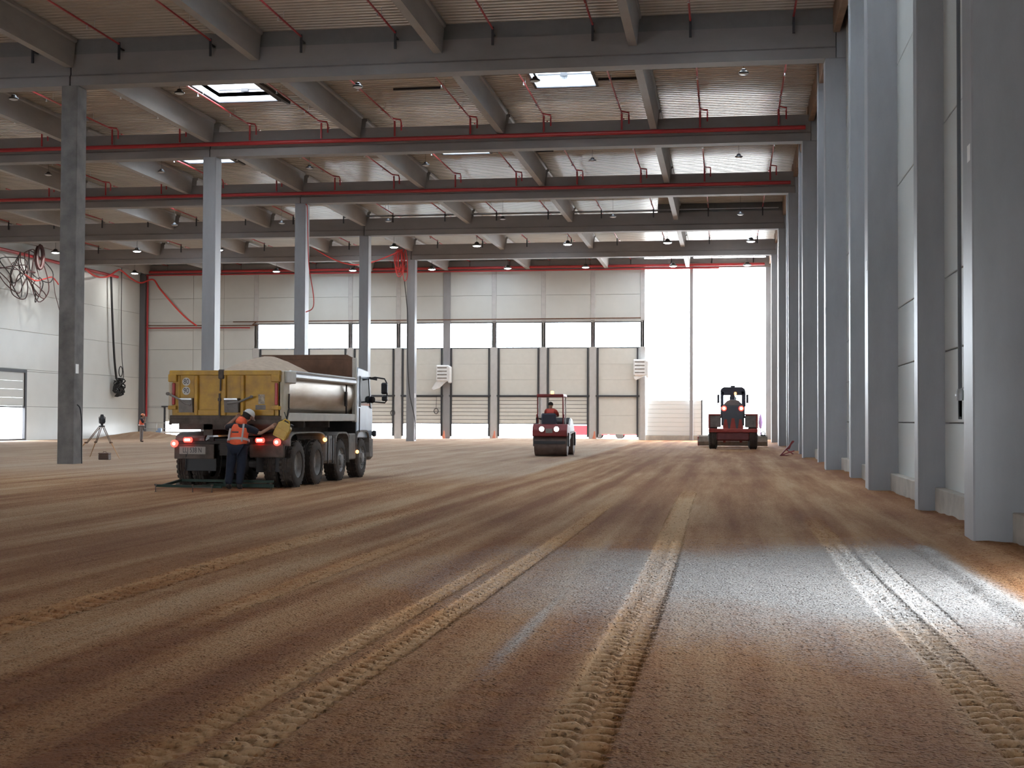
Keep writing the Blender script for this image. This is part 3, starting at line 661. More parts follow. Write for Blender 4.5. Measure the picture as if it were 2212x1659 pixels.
for s in (-1, 1):
    MB().cbox(s*1.21-.07, s*1.21+.07, .45, 5.62, 2.33, 2.45, .03).tube([(s*1.24, .5, 2.47), (s*1.24, 5.55, 2.47)], .035, 8).build('top_rail', GALV, tk)
    MB().cbox(s*1.2-.05, s*1.2+.05, .3, 5.6, 1.42, 1.60, .015).build('lower_sill', mat('pale_sill', (.50, .47, .42), .6, var=.15), tk)
    MB().cbox(s*1.2-.06, s*1.2+.06, .0, .42, 1.44, 2.47, .02).build('rear_post', mat('pale_dusty_post', (.52, .45, .34), .6, var=.2), tk)
    MB().cbox(s*1.22-.06, s*1.22+.08, .1, .75, 2.22, 2.48, .02).build('corner_plate', mat('pale_sill', (.5, .47, .42)), tk)
    MB().cbox(s*1.21-.05, s*1.21+.05, 5.6, 5.74, 1.40, 3.0, .015).build('front_post', mat('pale_sill', (.5, .47, .42)), tk)
    MB().cbox(s*1.235-.02, s*1.235+.03, 4.72, 4.86, 1.78, 2.14, .02).tube([(s*1.25, 4.79, 1.6), (s*1.25, 4.79, 2.3)], .02, 6).build('latch', CHAS, tk)
    MB().bar((s*1.26, .35, 1.7), (s*1.26, .12, 1.35), .06, .04).bar((s*1.26, .35, 2.0), (s*1.26, .33, 1.7), .05, .03).build('tailgate_lock', CHAS, tk)
MB().cbox(-1.22, 1.22, 5.68, 5.76, 1.42, 2.98, .02).prism([(-1.22, 2.97), (1.22, 2.97), (1.0, 3.08), (-1.22, 3.08)], 'y', 5.68, 5.76).build('headboard', RUST, tk)
for x in (-.8, -.3, .3, .8): MB().cbox(x-.05, x+.05, 5.76, 5.83, 1.44, 2.95, .01).build('headboard_rib', YEL, tk)
# tailgate
tg = MB().cbox(-1.18, 1.2, -.0, .06, 1.50, 2.42, .01).build('tailgate', YEL, tk)
def rib(x0, x1, z0, z1, d=.085, m=YEL, nm='rib'): return MB().cbox(x0, x1, -d, .01, z0, z1, .012).build(nm, m, tg)
rib(-1.2, 1.22, 2.38, 2.48, .10, nm='top_edge'); rib(-1.2, 1.22, 1.46, 1.54, .06, MUD, 'bottom_edge')
rib(-.66, -.58, 1.54, 2.38); rib(.36, .43, 1.54, 2.38); rib(-.09, .03, 1.54, 2.38, .07); rib(-1.05, -.99, 1.6, 2.38, .03); rib(-.62, -.12, 1.54, 1.66, .05); rib(.44, 1.08, 1.54, 1.66, .05)
for x in (-1.13, 1.12):
    rib(x-.09, x+.09, 2.24, 2.40, .12, nm='hinge_block'); rib(x-.09, x+.09, 1.66, 1.74, .12, nm='hinge_block'); rib(x-.035, x+.03, 1.76, 2.22, .04, REDREF, 'red_reflector')
for x0, x1 in ((-.98, -.68), (.02, .32)):
    MB().prism([(-.10, 1.60), (.01, 1.60), (.01, 1.9), (-.13, 1.88), (-.13, 1.8)], 'x', x0, x1).build('chute_flap', GREYP, tg)
    MB().cbox(x0, x1, -.16, -.10, 1.86, 1.9, .008).build('chute_handle', GALV, tg)
MB().tube([(-1.2, -.14, 1.99), (-1.0, -.15, 1.9), (-.82, -.16, 1.79), (-.7, -.16, 1.76)], .022, 8).lathe([(.035, -.03), (.035, .03)], 'y', (-1.21, -.14, 1.99), 10).build('chute_lever', GREYP, tg)
MB().tube([(.1, -.15, 1.79), (.35, -.15, 1.82), (.62, -.14, 1.93)], .022, 8).lathe([(.03, -.03), (.03, .03)], 'y', (.62, -.14, 1.93), 10).build('chute_lever', GREYP, tg)
MB().cbox(-.12, -.0, -.12, -.02, 2.3, 2.5, .02).tube([(-.06, -.12, 2.3), (-.06, -.13, 2.05)], .02, 6).build('top_latch', MUD, tg)
MB().tube([(-.09, -.09, 1.5), (-.09, -.1, 2.0)], .02, 6).box(-.12, -.06, -.12, -.06, 1.84, 1.9).build('latch_rod', MUD, tg)
for z, s_ in ((2.245, '80'), (2.055, '90')):
    st = MB().lathe([(.088, .0), (.088, -.006)], 'y', (-.86, -.004, z), 20).build('speed_sticker', mat('sticker_white', (.62, .60, .55), .5), tg)
    text(s_, .155, NUMB, st, Matrix.Translation((-.86, -.012, z)) @ Matrix.Rotation(R(90), 4, 'X'), sx=.8)
MB().cbox(.72, .86, -.006, 0, 1.78, 1.98, .003).build('worn_sticker', mat('worn_sticker', (.42, .36, .28), .6, var=.6, scale=14, col2=(.15, .12, .09)), tg)
MB().cbox(.66, .88, -.008, 0, 1.66, 1.76, .003).build('grey_sticker', GREYP, tg)
MB().box(-1.2, 1.22, -.06, .3, 1.36, 1.46).build('rear_sill', MUD, tk)
# cab
cabp = [(5.86, 1.0), (7.35, .98), (7.42, 1.45), (7.38, 1.75), (7.12, 2.5), (6.95, 2.72), (5.95, 2.78), (5.86, 2.6)]
MB().prism(cabp, 'x', -1.22, 1.22).build('cab', CABB, tk, bevel=.03)
MB().box(-1.2, 1.2, 5.80, 5.85, .95, 1.6).build('dark_gap_panel', CHAS, tk)  # dark sheet added to paint the shaded gap under the tub
MB().cbox(-1.2, 1.2, 7.15, 7.6, .42, 1.02, .08).build('front_bumper', GREYP, tk)
for s in (-1, 1):
    MB().prism([(6.2, 1.82), (7.12, 1.82), (7.02, 2.2), (6.92, 2.5), (6.2, 2.5)], 'x', s*1.215, s*1.228).build('side_window', DGLASS, tk)
    MB().prism([(6.12, 1.78), (6.2, 1.78), (6.2, 2.56), (6.12, 2.56)], 'x', s*1.215, s*1.235).build('window_pillar', BLKP, tk); MB().prism([(7.12, 1.78), (7.26, 1.75), (7.03, 2.52), (6.93, 2.52)], 'x', s*1.215, s*1.24).build('window_pillar', BLKP, tk)
    arch(5.72, 6.95, 1.2, .62, s*1.26, s*.9, .05).build('cab_fender', GREYP, tk)
    mr = MB().tube([(s*1.2, 7.05, 2.52), (s*1.35, 7.12, 2.56), (s*1.6, 7.14, 2.52), (s*1.66, 7.12, 2.42), (s*1.68, 7.12, 1.98), (s*1.62, 7.12, 1.9), (s*1.35, 7.1, 1.92), (s*1.2, 7.08, 2.0)], .02, 8)
    mr.bar((s*1.22, 7.06, 2.54), (s*1.42, 7.08, 2.5), .05, .06).ball((s*1.28, 7.1, 1.98), .09, 10, (1, .6, 1.1))
    mo = mr.build('mirror_arm', BLKP, tk)
    MB().cbox(s*1.63-.10, s*1.63+.06, 7.05, 7.17, 2.12, 2.42, .03).cbox(s*1.64-.09, s*1.64+.06, 7.03, 7.15, 1.94, 2.09, .03).build('mirror_housing', BLKP, mo)
    MB().tube([(s*1.26, 5.96, 1.15), (s*1.26, 5.96, 1.75)], .015, 6).build('grab_handle', BLKP, tk)
    MB().cbox(s*1.25-.03, s*1.25+.08, 7.3, 7.42, 1.02, 1.18, .03).build('corner_lamp', BLKP, tk)
# sand load, a top-level heap lying in the tub
def heap(name, fx, x0, x1, y0, y1, base, n=26, mt=SANDM, seed=0):
    vs, fs = [], []; nx = ny = n
    for j in range(ny+1):
        for i in range(nx+1):
            x = x0+(x1-x0)*i/nx; y = y0+(y1-y0)*j/ny
            vs.append((x, y, fx(x, y) + .02*mnoise.noise(Vector((x*5+seed, y*5, 0)))))
    N = (nx+1)*(ny+1)
    for j in range(ny):
        for i in range(nx): a = j*(nx+1)+i; fs.append((a, a+1, a+nx+2, a+nx+1))
    m = MB().add(vs, fs)
    rim = [i for i in range(nx+1)] + [j*(nx+1)+nx for j in range(1, ny+1)] + [ny*(nx+1)+i for i in range(nx-1, -1, -1)] + [j*(nx+1) for j in range(ny-1, 0, -1)]
    bs = [(vs[i][0], vs[i][1], base) for i in rim]; K = len(rim)
    m.v += bs
    for i in range(K): m.f.append((rim[i], N+i, N+(i+1) % K, rim[(i+1) % K]))
    m.f.append(tuple(N+i for i in range(K)))
    return m.build(name, mt)
def sandz(x, y):
    d = math.hypot((x+.12)/1.35, (y-3.0)/2.7)
    return max(2.05, 2.93 - .68*d**1.35) if d < 3 else 2.05
sh = heap('sand_load', lambda x, y: min(sandz(x, y), 2.98 - 1.9*max(0, abs(x)-.95)), -1.1, 1.1, .2, 5.6, 1.95)
sh.location = (TX, TY, 0); tag(sh, 'pale sand heaped high in the tipper body behind the yellow tailgate', 'sand', kind='stuff')

# ------------------------------------------------------------------ yellow canister hanging at the body corner
YC = mat('yellow_plastic', (.56, .36, .07), .5, var=.15, scale=6)
cn = thing('canister', 'yellow plastic canister tilted under the right corner of the tailgate', 'canister', (-9.13, 27.02, 1.08), )
cn.rotation_euler = (0, R(28), 0)
out = [(-.13, 0), (.13, 0), (.15, .05), (.15, .27), (.09, .35), (-.10, .35), (-.15, .29), (-.15, .04)]
m = MB().prism(out, 'y', -.02, .12); m.build('body', YC, cn, bevel=.015)
MB().tube([(-.09, .05, .34), (-.07, .05, .40), (.03, .05, .40), (.06, .05, .345)], .018, 8).build('handle', YC, cn)
MB().cbox(-.125, .125, -.028, -.018, .04, .2, .01).build('raised_panel', YC, cn)
MB().lathe([(.035, 0), (.04, .015), (.04, .05), (.02, .055)], 'z', (.12, .05, .32), 12).build('cap', BLKP, cn)
MB().tube([(-.02, .05, .40), (-.16, .07, .52)], .01, 5).build('strap', BLACK, cn)

# ------------------------------------------------------------------ green levelling frame on the ground
GRN = mat('dark_green_paint', (.005, .024, .015), .7, var=.2, scale=5)
gf = thing('levelling_frame', 'low dark green steel frame lying behind the tipper wheels', 'frame', (-10.2, 26.2, 0))
def L_(p): return (p[0]+10.2, p[1]-26.2, p[2])
MB().bar(L_((-11.33, 26.0, .12)), L_((-9.95, 26.0, .11)), .06, .05).build('front_rail', GRN, gf)
MB().bar(L_((-11.2, 26.95, .19)), L_((-9.2, 26.95, .18)), .05, .05).bar(L_((-10.5, 26.95, .10)), L_((-9.2, 26.95, .09)), .05, .07).build('rear_rail', GRN, gf)
MB().bar(L_((-11.2, 26.95, .19)), L_((-11.2, 26.0, .12)), .05).bar(L_((-10.5, 26.0, .11)), L_((-10.5, 26.95, .10)), .05).build('side_rail', GRN, gf)
MB().prism([(-.1, .08), (.1, .08), (.03, .28), (-.03, .28)], 'y', .72, .78).build('gusset', GRN, gf).location.x = -.0
for x, y in ((-11.28, 25.85), (-10.5, 25.85), (-10.1, 25.85), (-9.25, 26.95)):
    lg = MB().tube([L_((x, y, .0)), L_((x, y, .14))], .009, 6).lathe([(.03, 0), (.02, .012)], 'z', L_((x, y, .0)), 8).lathe([(.028, 0), (.028, .03)], 'z', L_((x, y, .13)), 8); lg.build('leg', MUD, gf)
MB().bar(L_((-10.5, 25.85, .10)), L_((-10.1, 25.85, .10)), .02).build('brace', MUD, gf)
st = MB().ball((0, 0, .02), .055, 8, (1.2, 1, .8)).ball((.04, 0, .06), .035, 8)
tag(st.build('soil_clod', MUD, o=(0, 0, 0)), 'small brown clod on the ground left of the green frame', 'clod').location = (-11.95, 28.6, 0)

# ------------------------------------------------------------------ tandem roller (rear face towards the camera)
RRED = mat('dark_red_paint', (.22, .02, .022), .45, var=.2, scale=5)
DRUM = mat('worn_drum_steel', (.16, .115, .10), .55, metal=.3, var=.35, scale=3, stretch=(1, 1, 1))
rl = thing('road_roller', 'dark red tandem road roller seen from behind, with a driver under its roof', 'roller', (-7.02, 54.6, 0))
for i, y in enumerate((.45, 2.75)):
    d = MB().lathe([(.02, -.66), (.36, -.66), (.36, -.64), (.43, -.64), (.44, -.66), (.46, -.655), (.465, -.6), (.465, .6), (.46, .655), (.44, .66), (.43, .64), (.36, .64), (.36, .66), (.02, .66)], 'x', n=40).build('drum', DRUM, rl); d.location = (0, y, .465)
    for q in (-.74, .68): MB().box(q, q+.06, y-.12, y+.12, .4, .95).build('drum_fork', BLKP, rl)
    MB().box(-.64, .64, y+(-.5 if i == 0 else .47), y+(-.47 if i == 0 else .5), .5, .62).build('scraper', BLKP, rl)
MB().prism([(-.1, .80), (.95, .80), (.95, 1.22), (.5, 1.30), (.05, 1.30), (-.1, 1.05)], 'x', -.72, .70).build('rear_body', RRED, rl, bevel=.04)
MB().prism([(1.5, .62), (3.25, .78), (3.35, 1.0), (3.2, 1.22), (2.6, 1.5), (1.8, 1.58), (1.5, 1.4)], 'x', -.48, .62).build('bonnet', BLKP, rl, bevel=.05)
MB().box(-.7, .7, 2.2, 3.2, .93, .98).box(-.3, .3, .9, 1.6, .5, .9).build('front_frame', RRED, rl)
MB().box(-.55, .6, .6, 1.5, .84, .9).build('platform', BLKP, rl)
MB().cbox(-.38, .22, .1, .22, 1.22, 1.74, .05).cbox(-.36, .2, .2, .65, 1.22, 1.36, .04).build('seat', mat('seat_blue', (.025, .027, .045), .6), rl)
for x in (-.16+.4*0-.33-.0, .27): pass
for x in (-.33, .27):
    hl = MB().lathe([(.11, .02), (.125, -.02), (.11, -.03)], 'y', (x, -.1, 1.10), 16).build('lamp', BLKP, rl)
    MB().lathe([(.10, 0), (.06, -.012)], 'y', (x, -.13, 1.10), 16).build('lens', mat('white_work_lamp', (1, .95, .9), .3, emit=(1, .9, .8), estr=12), hl)
MB().cbox(-.17, .11, -.13, -.1, .94, 1.12, .01).build('number_plate', GREYP, rl)
for s, x in ((-1, -.57), (1, .47)):
    MB().bar((x, .55, .9), (x, .50, 1.6), .055, .07).bar((x, .50, 1.6), (x, .45, 2.42), .055, .07).build('roof_post', RRED, rl)
    MB().bar((x, 1.35, .9), (x, 1.3, 2.42), .05, .05).build('roof_post', WHITE, rl)
    MB().cbox(x-.04+s*.02, x+.04+s*.02, .42, .56, 1.55, 1.7, .01).build('post_clamp', RRED, rl)
MB().cbox(-.60, .50, .3, 1.6, 2.40, 2.52, .03).build('canopy', RRED, rl)
bc = MB().lathe([(.05, 0), (.07, .02), (.07, .1), (.04, .13)], 'z', (.02, .5, 2.52), 12).build('beacon', ORAN, rl)
MB().tube([(-.62, .5, 1.3), (-.62, .45, 1.55), (-.45, .6, 1.5)], .035, 6).cbox(-.68, -.5, .3, .6, 1.15, 1.34, .03).build('side_console', BLKP, rl)
MB().tube([(-.2, 1.3, 1.3), (-.12, 1.15, 1.55)], .03, 6).tube([(-.12+.2*math.cos(a), 1.1+.1*math.sin(a)*.4, 1.58+.17*math.sin(a)) for a in [i*math.pi/8 for i in range(16)]], .018, 6, closed=True).build('steering_wheel', BLKP, rl)
MB().bar((.66, 1.2, .9), (.72, 2.3, 1.0), .05).bar((.66, .8, 1.15), (.64, 1.5, 1.5), .06).build('side_rail', WHITE, rl)

# ------------------------------------------------------------------ wheel loader seen from behind
LRED = mat('loader_red_paint', (.34, .045, .035), .5, var=.25, scale=4)
LGRY = mat('loader_slate', (.06, .075, .095), .45, var=.15)
LDK = mat('loader_dark', (.03, .03, .05), .45)
ld = thing('wheel_loader', 'red and slate wheel loader driving away towards the bright opening', 'loader', (.36, 71.3, 0))
for s in (-1, 1):
    w1 = wheel(s*1.03, .45, .62, .42, s, ld); w2 = wheel(s*1.03, 3.35, .62, .42, s, ld)
    MB().tube([(s*.2, .45, .6), (s*.85, .45, .6)], .12, 10).tube([(s*.2, 3.35, .6), (s*.85, 3.35, .6)], .12, 10).build('axle', BLKP, ld)
    # fender box with red outer edge
    x0, x1 = sorted((s*.62, s*1.2))
    MB().cbox(x0, x1, -.1, 1.3, 1.12, 1.74, .04).build('side_housing', mat('dusty_housing', (.20, .18, .17), .7, var=.4, scale=5), ld)
    x0, x1 = sorted((s*1.18, s*1.27)); MB().cbox(x0, x1, -.15, 1.3, 1.06, 1.82, .02).build('side_panel', LRED, ld)
    x0, x1 = sorted((s*.62, s*1.27)); MB().cbox(x0, x1, -.16, 1.25, 1.74, 1.82, .02).build('fender_top', LRED, ld)
    # mirrors
    mo = MB().tube([(s*.62, 2.3, 2.9), (s*.78, 2.3, 2.9), (s*.79, 2.3, 2.3), (s*.62, 2.3, 2.25)], .025, 6).build('mirror_arm', LDK, ld)
    MB().cbox(s*.76-.06, s*.76+.06, 2.2, 2.28, 2.4, 2.86, .02).build('mirror', LDK, mo)
MB().cbox(-1.25, 1.25, -.2, .1, .86, 1.06, .03).build('counterweight', LRED, ld)
MB().cbox(-.85, .85, -.18, .4, .42, .88, .08).build('lower_counterweight', mat('dark_red_shade', (.13, .03, .03), .6, var=.3), ld)
MB().prism([(-.52, 1.06), (.52, 1.06), (.55, 2.1), (.48, 2.24), (-.48, 2.24), (-.55, 2.1)], 'y', -.12, 1.5).build('engine_hood', LGRY, ld, bevel=.03)
MB().prism([(-.55, 2.24), (.55, 2.24), (.3, 2.5), (.12, 2.56), (-.12, 2.56), (-.3, 2.5)], 'y', .1, 1.5).build('hood_top', mat('dusty_top', (.22, .18, .165), .6, var=.3), ld, bevel=.04)
for x, w0, w1, h in ((-.38, .14, .06, .5), (0, .16, .07, .55), (.38, .14, .06, .5)):
    MB().prism([(x-w0, 1.04), (x+w0, 1.04), (x+w1, 1.04+h), (x-w1, 1.04+h)], 'y', -.17, -.11).build('red_stripe', LRED, ld)
for x in (-.46, .42):
    l = MB().lathe([(.12, .02), (.13, -.04), (.11, -.06)], 'y', (x, -.12, 2.1), 16).build('tail_lamp', TAILL, ld)
    MB().lathe([(.085, 0), (.06, -.02)], 'y', (x, -.17, 2.1), 14).build('lamp_core', mat('amber_core', (1, .7, .3), .3, emit=(1, .55, .22), estr=14), l)
# cab
cab = MB().prism([(-.66, 3.0), (.66, 3.0), (.62, 3.14), (.48, 3.24), (-.48, 3.24), (-.62, 3.14)], 'y', 1.4, 2.9)
cab.cbox(-.12, .12, 1.9, 2.2, 3.22, 3.33, .03)
cab.build('cab_roof', LDK, ld, bevel=.03)
for p, q, w_ in (((-.56, 1.45, 2.2), (-.56, 1.45, 3.02), .16), ((.56, 1.45, 2.2), (.56, 1.45, 3.02), .2), ((-.6, 2.85, 1.6), (-.58, 2.85, 3.02), .1), ((.6, 2.85, 1.6), (.58, 2.85, 3.02), .1)):
    MB().bar(p, q, w_, .1).build('cab_post', LDK, ld)
MB().cbox(-.62, .62, 1.4, 1.5, 2.80, 3.04, .04).cbox(-.14, .1, 1.4, 1.5, 2.55, 2.9, .03).build('cab_header', LDK, ld)
MB().cbox(-.6, .6, 1.4, 2.9, 1.2, 2.2, .04).build('cab_base', LDK, ld)
MB().box(-.55, -.2, 1.44, 1.45, 2.2, 2.9).box(.2, .52, 1.44, 1.45, 2.2, 2.9).build('rear_window', GLASS, ld)
MB().cbox(-.17, .14, 1.75, 1.9, 2.2, 2.78, .05).cbox(-.1, .08, 1.75, 1.87, 2.78, 2.95, .04).build('operator_seat', LDK, ld)
MB().lathe([(.05, .0), (.06, .05), (.06, .12), (.04, .15)], 'z', (.13, 1.38, 2.82), 12).build('beacon', ORAN, ld)
MB().cbox(.08, .18, 1.36, 1.42, 2.48, 2.72, .02).build('work_lamp', mat('pale_lamp', (.6, .7, .75), .2), ld)
MB().box(-.3, .3, 1.2, 2.6, .5, 1.2).build('frame', LRED, ld)
for s in (-1, 1): MB().bar((s*.45, 2.9, 1.3), (s*.45, 5.2, .35), .14, .22).build('lift_arm', LRED, ld)
bk = MB().prism([(5.3, .08), (6.25, .05), (6.25, .1), (5.42, .16), (5.32, .3), (5.38, .5), (5.6, .62), (5.55, .66), (5.3, .58), (5.2, .3)], 'x', -1.92, 1.9)
bk.build('bucket', mat('dusty_bucket', (.30, .24, .19), .7, var=.35, scale=4), ld)
for x in (-1.92, 1.86): MB().prism([(5.22, .08), (6.25, .05), (6.2, .15), (5.6, .66), (5.25, .58)], 'x', x, x+.05).build('bucket_side', LRED if x < 0 else GREYP, ld)
MB().tube([(1.6, 5.45, .64), (1.58, 5.45, .8), (1.68, 5.45, .88), (1.78, 5.45, .8), (1.76, 5.45, .64)], .03, 8).cbox(1.55, 1.81, 5.38, 5.54, .62, .7, .01).build('bucket_bracket', BLKP, ld)

# ------------------------------------------------------------------ laser level on a tripod, its case
TRI = mat('ochre_tripod', (.42, .20, .07), .5)
tp = thing('laser_level', 'black laser level on a tall ochre tripod left of the tipper', 'laser level', (-22.9, 47.6, 0))
feet = [(-.76, -.9, 0), (1.15, -.95, 0), (-1.0, 1.1, 0)]
for f in feet:
    l = MB().tube([(f[0], f[1], .0), (f[0]*.52, f[1]*.52, .58)], [.010, .022], 8).build('leg', TRI, tp)
    MB().bar((f[0]*.5-.02, f[1]*.5, .55), (0+f[0]*.07-.03, f[1]*.07, 1.16), .022).bar((f[0]*.5+.03, f[1]*.5, .55), (f[0]*.07+.03, f[1]*.07, 1.16), .022).build('leg_slide', mat('dark_ochre', (.14, .08, .045), .6), l)
    MB().cbox(f[0]*.52-.05, f[0]*.52+.05, f[1]*.52-.04, f[1]*.52+.04, .54, .6, .01).build('leg_clamp', RUST, l)
MB().lathe([(.1, 0), (.11, .02), (.11, .05), (.05, .06), (.05, .12)], 'z', (0, 0, 1.14), 14).build('tripod_head', BLKP, tp)
MB().lathe([(.07, 0), (.11, .02), (.12, .14), (.10, .20), (.07, .24), (.06, .33), (.04, .35)], 'z', (0, 0, 1.26), 16).build('laser_unit', BLKP, tp)
MB().tube([(-.12, 0, 1.32), (-.12, 0, 1.5), (0, 0, 1.56), (.12, 0, 1.5), (.12, 0, 1.32)], .015, 6).build('carry_handle', BLKP, tp)
bx = thing('instrument_case', 'small dark brown instrument case on the ground by the tripod', 'case', (-21.68, 45.3, 0))
MB().cbox(-.19, .19, -.12, .12, .0, .19, .02).build('case_body', mat('brown_case', (.09, .05, .035), .5), bx)
MB().cbox(-.195, .195, -.125, .125, .19, .25, .02).build('lid', mat('brown_lid', (.13, .07, .05), .5), bx)
MB().box(-.14, -.1, -.135, -.12, .15, .22).box(.1, .14, -.135, -.12, .15, .22).tube([(-.06, 0, .25), (-.05, 0, .285), (.05, 0, .285), (.06, 0, .25)], .01, 6).build('latches', RUST, bx)

# ------------------------------------------------------------------ red folding stand against the right wall
rt = thing('folding_stand', 'dark red folding trestle leaning beside the right wall columns', 'trestle', (2.62, 58.3, 0))
for a, b in (((-.35, 0, .03), (.2, .1, .62)), ((-.28, 0, .05), (.22, -.1, .22)), ((-.1, .1, .25), (.25, 0, .03)), ((-.38, .05, .02), (.25, .05, .02))):
    MB().bar(a, b, .06, .05).build('strut', RRED, rt)
MB().prism([(-.1, .25), (.02, .28), (.18, .66), (.1, .62)], 'y', .04, .08).build('plate', RRED, rt)

# ------------------------------------------------------------------ heaters in plastic film
FILM = mat('plastic_film', (.78, .80, .82), .25, bump=.5, bscale=6, var=.1)
def heater(x, y, z, tail, label):
    t = thing('unit_heater', label, 'heater', (x, y, z))
    MB().cbox(-.52, .48, -.55, -.05, -.62, .6, .08).build('wrapping', FILM, t)
    for k in range(4): MB().cbox(-.42, .3, -.57, -.54, -.42+k*.26, -.34+k*.26, .01).build('louvre', GREYP, t)
    MB().cbox(.40, .62, -.6, -.1, -.75, .5, .06).build('film_fold', FILM, t)
    if tail: MB().prism([(-.5, -.6), (.3, -.58), (-.3, -1.15), (-.75, -1.3), (-.9, -1.15)], 'y', -.45, -.25).build('hanging_film', FILM, t, bevel=.03)
    else: MB().prism([(-.5, -.6), (.3, -.6), (-.1, -.8), (-.35, -.95), (-.5, -.8)], 'y', -.45, -.25).build('hanging_film', FILM, t, bevel=.03)
    MB().box(-.1, .1, -.06, .0, -.5, .5).build('bracket', GALV, t)
heater(-21.0, YG-.12, 4.95, True, 'grey heater in white film on the broad gable column, film hanging loose')
heater(-6.2, YG-.07, 5.35, False, 'grey heater in white film beside the big bright opening')
for x, lab in ((-20.95, 'small orange marker stake at the foot of the broad gable column'), (-17.1, 'small orange marker stake at the second pillar left of the roller'), (-13.2, 'small orange marker stake at the pillar just left of the roller'), (-9.6, 'small orange marker stake at the pillar right of the roller')):
    tag(MB().prism([(-.1, 0), (.1, 0), (.03, .62), (-.03, .62)], 'y', -.06, .02).bar((-.16, -.02, .05), (.02, -.02, .5), .05).build('marker_stake', mat('faded_orange', (.70, .25, .16), .6)), lab, 'stake').location = (x, YG-.35, .02)
# door hoist chains
for x, z, lab in ((-21.62, 2.1, 'looped hoist chain on the dock door left of the wrapped heater'), (-24.98, 1.95, 'looped hoist chain on the dock door just right of the tipper mirrors')):
    m = MB().tube([(x+.2*math.sin(a)*.8, YG-.1, z+.2*math.cos(a)) for a in [i*math.pi/8 for i in range(16)]], .028, 6, closed=True).tube([(x, YG-.1, z+.2), (x+.03, YG-.1, z+1.15)], .015, 5)
    tag(m.build('hoist_chain', DARKF, o=(x, YG-.1, z)), lab, 'chain')

# ------------------------------------------------------------------ barrier and bits by the left corner, red car outside
br = thing('site_barrier', 'low grey metal site barrier by the left corner of the gable', 'barrier', (-42.9, 98.6, 0))
for z in (1.12, .68): MB().tube([(-1.3, 0, z), (1.9, 0, z)], .03, 6).build('rail', GALV, br)
for x in (-1.3, -.1, 1.0, 1.9): MB().tube([(x, 0, 0), (x, 0, 1.12)], .03, 6).build('post', GALV, br)
tag(MB().cbox(-.14, .14, -.12, .12, 0, .68, .03).cbox(-.3, -.1, -.1, .1, .0, .5, .03).build('bollard', mat('pale_blue', (.30, .42, .62), .5)), 'pale blue post in front of the grey barrier', 'post').location = (-42.3, 97.6, .05)
tag(MB().cbox(-1.3, 1.3, -.05, .05, -.06, .06, .01).box(-1.1, -1.05, -.04, .04, -.42, -.05).box(1.05, 1.1, -.04, .04, -.42, -.05).build('white_board', WHITE), 'long white board lying low across beside the blue post', 'board').location = (-40.8, 97.3, .42)
CARR = mat('car_red', (.55, .03, .04), .3)
cr = thing('car', 'red car outside, seen through the low gap behind the roller', 'car', (-11.2, 106.5, 0))
cp = [(-2.1, .3), (2.1, .3), (2.15, .75), (1.9, .9), (1.1, 1.0), (.5, 1.45), (-1.2, 1.48), (-1.9, 1.0), (-2.15, .85)]
MB().prism(cp, 'y', -.85, .85).build('body', CARR, cr, bevel=.06)
MB().prism([(1.0, 1.02), (.45, 1.4), (-1.1, 1.42), (-1.7, 1.02)], 'y', -.87, .87).build('windows', mat('car_glass', (.5, .5, .55), .1), cr)
for x in (-1.3, 1.35):
    for y in (-.78, .78):
        w = MB().lathe([(.02, -.1), (.18, -.11), (.3, -.1), (.32, 0), (.3, .1), (.18, .11), (.02, .1)], 'y', n=20).build('wheel', TYRE, cr); w.location = (x, y, .32)
cr2 = dup(cr, (-6.9, 106.9, 0), None, 'red car outside, glimpsed under the nearly closed dock door')
fp = MB().lathe([(.04, 0), (.04, .9), (.10, .95), (.17, 1.35), (.11, 1.75), (.03, 2.0)], 'z', n=10)
tag(fp.build('folded_parasol', mat('dark_plum_cloth', (.05, .02, .06), .8)), 'narrow dark folded parasol in the bright opening by the right wall', 'parasol').location = (2.55, 103.2, -.02)
# ------------------------------------------------------------------ people
SKIN = mat('skin', (.36, .20, .14), .6)
VEST = mat('orange_safety_cloth', (.85, .13, .05), .7, var=.12, scale=12, bump=.2, bscale=20)
BAND = mat('reflective_band', (.42, .38, .38), .4)
NAVY = mat('navy_work_trousers', (.007, .012, .028), .85, var=.3, scale=10, bump=.2, bscale=15)
NAVYS = mat('dark_navy_sleeve', (.010, .011, .020), .85, var=.2, scale=10)
GREYT = mat('grey_trousers', (.20, .17, .16), .85, var=.2, scale=10)
BOOT = mat('dark_boot', (.03, .022, .02), .7)
HAIR = mat('dark_hair', (.012, .01, .01), .7)
def skin_mesh(nodes, edges, sub=2, root=0):
    me = bpy.data.meshes.new('grown'); names = list(nodes); ix = {n: i for i, n in enumerate(names)}
    me.from_pydata([nodes[n][:3] for n in names], [(ix[a], ix[b]) for a, b in edges], [])
    ob = bpy.data.objects.new('grown', me); COL.objects.link(ob)
    bm = bmesh.new(); bm.from_mesh(me); ly = bm.verts.layers.skin.verify(); bm.verts.ensure_lookup_table()
    for n in names:
        v = bm.verts[ix[n]]; q = nodes[n]; rx = q[3]; ry = q[4] if len(q) > 4 else rx
        v[ly].radius = (rx, ry); v[ly].use_root = (ix[n] == root)
    bm.to_mesh(me); bm.free()
    sk = ob.modifiers.new('skin', 'SKIN'); sk.use_smooth_shade = True
    ss = ob.modifiers.new('sub', 'SUBSURF'); ss.levels = sub; ss.render_levels = sub
    dg = bpy.context.evaluated_depsgraph_get(); dg.update()
    out = bpy.data.meshes.new_from_object(ob.evaluated_get(dg))
    bpy.data.objects.remove(ob); return out
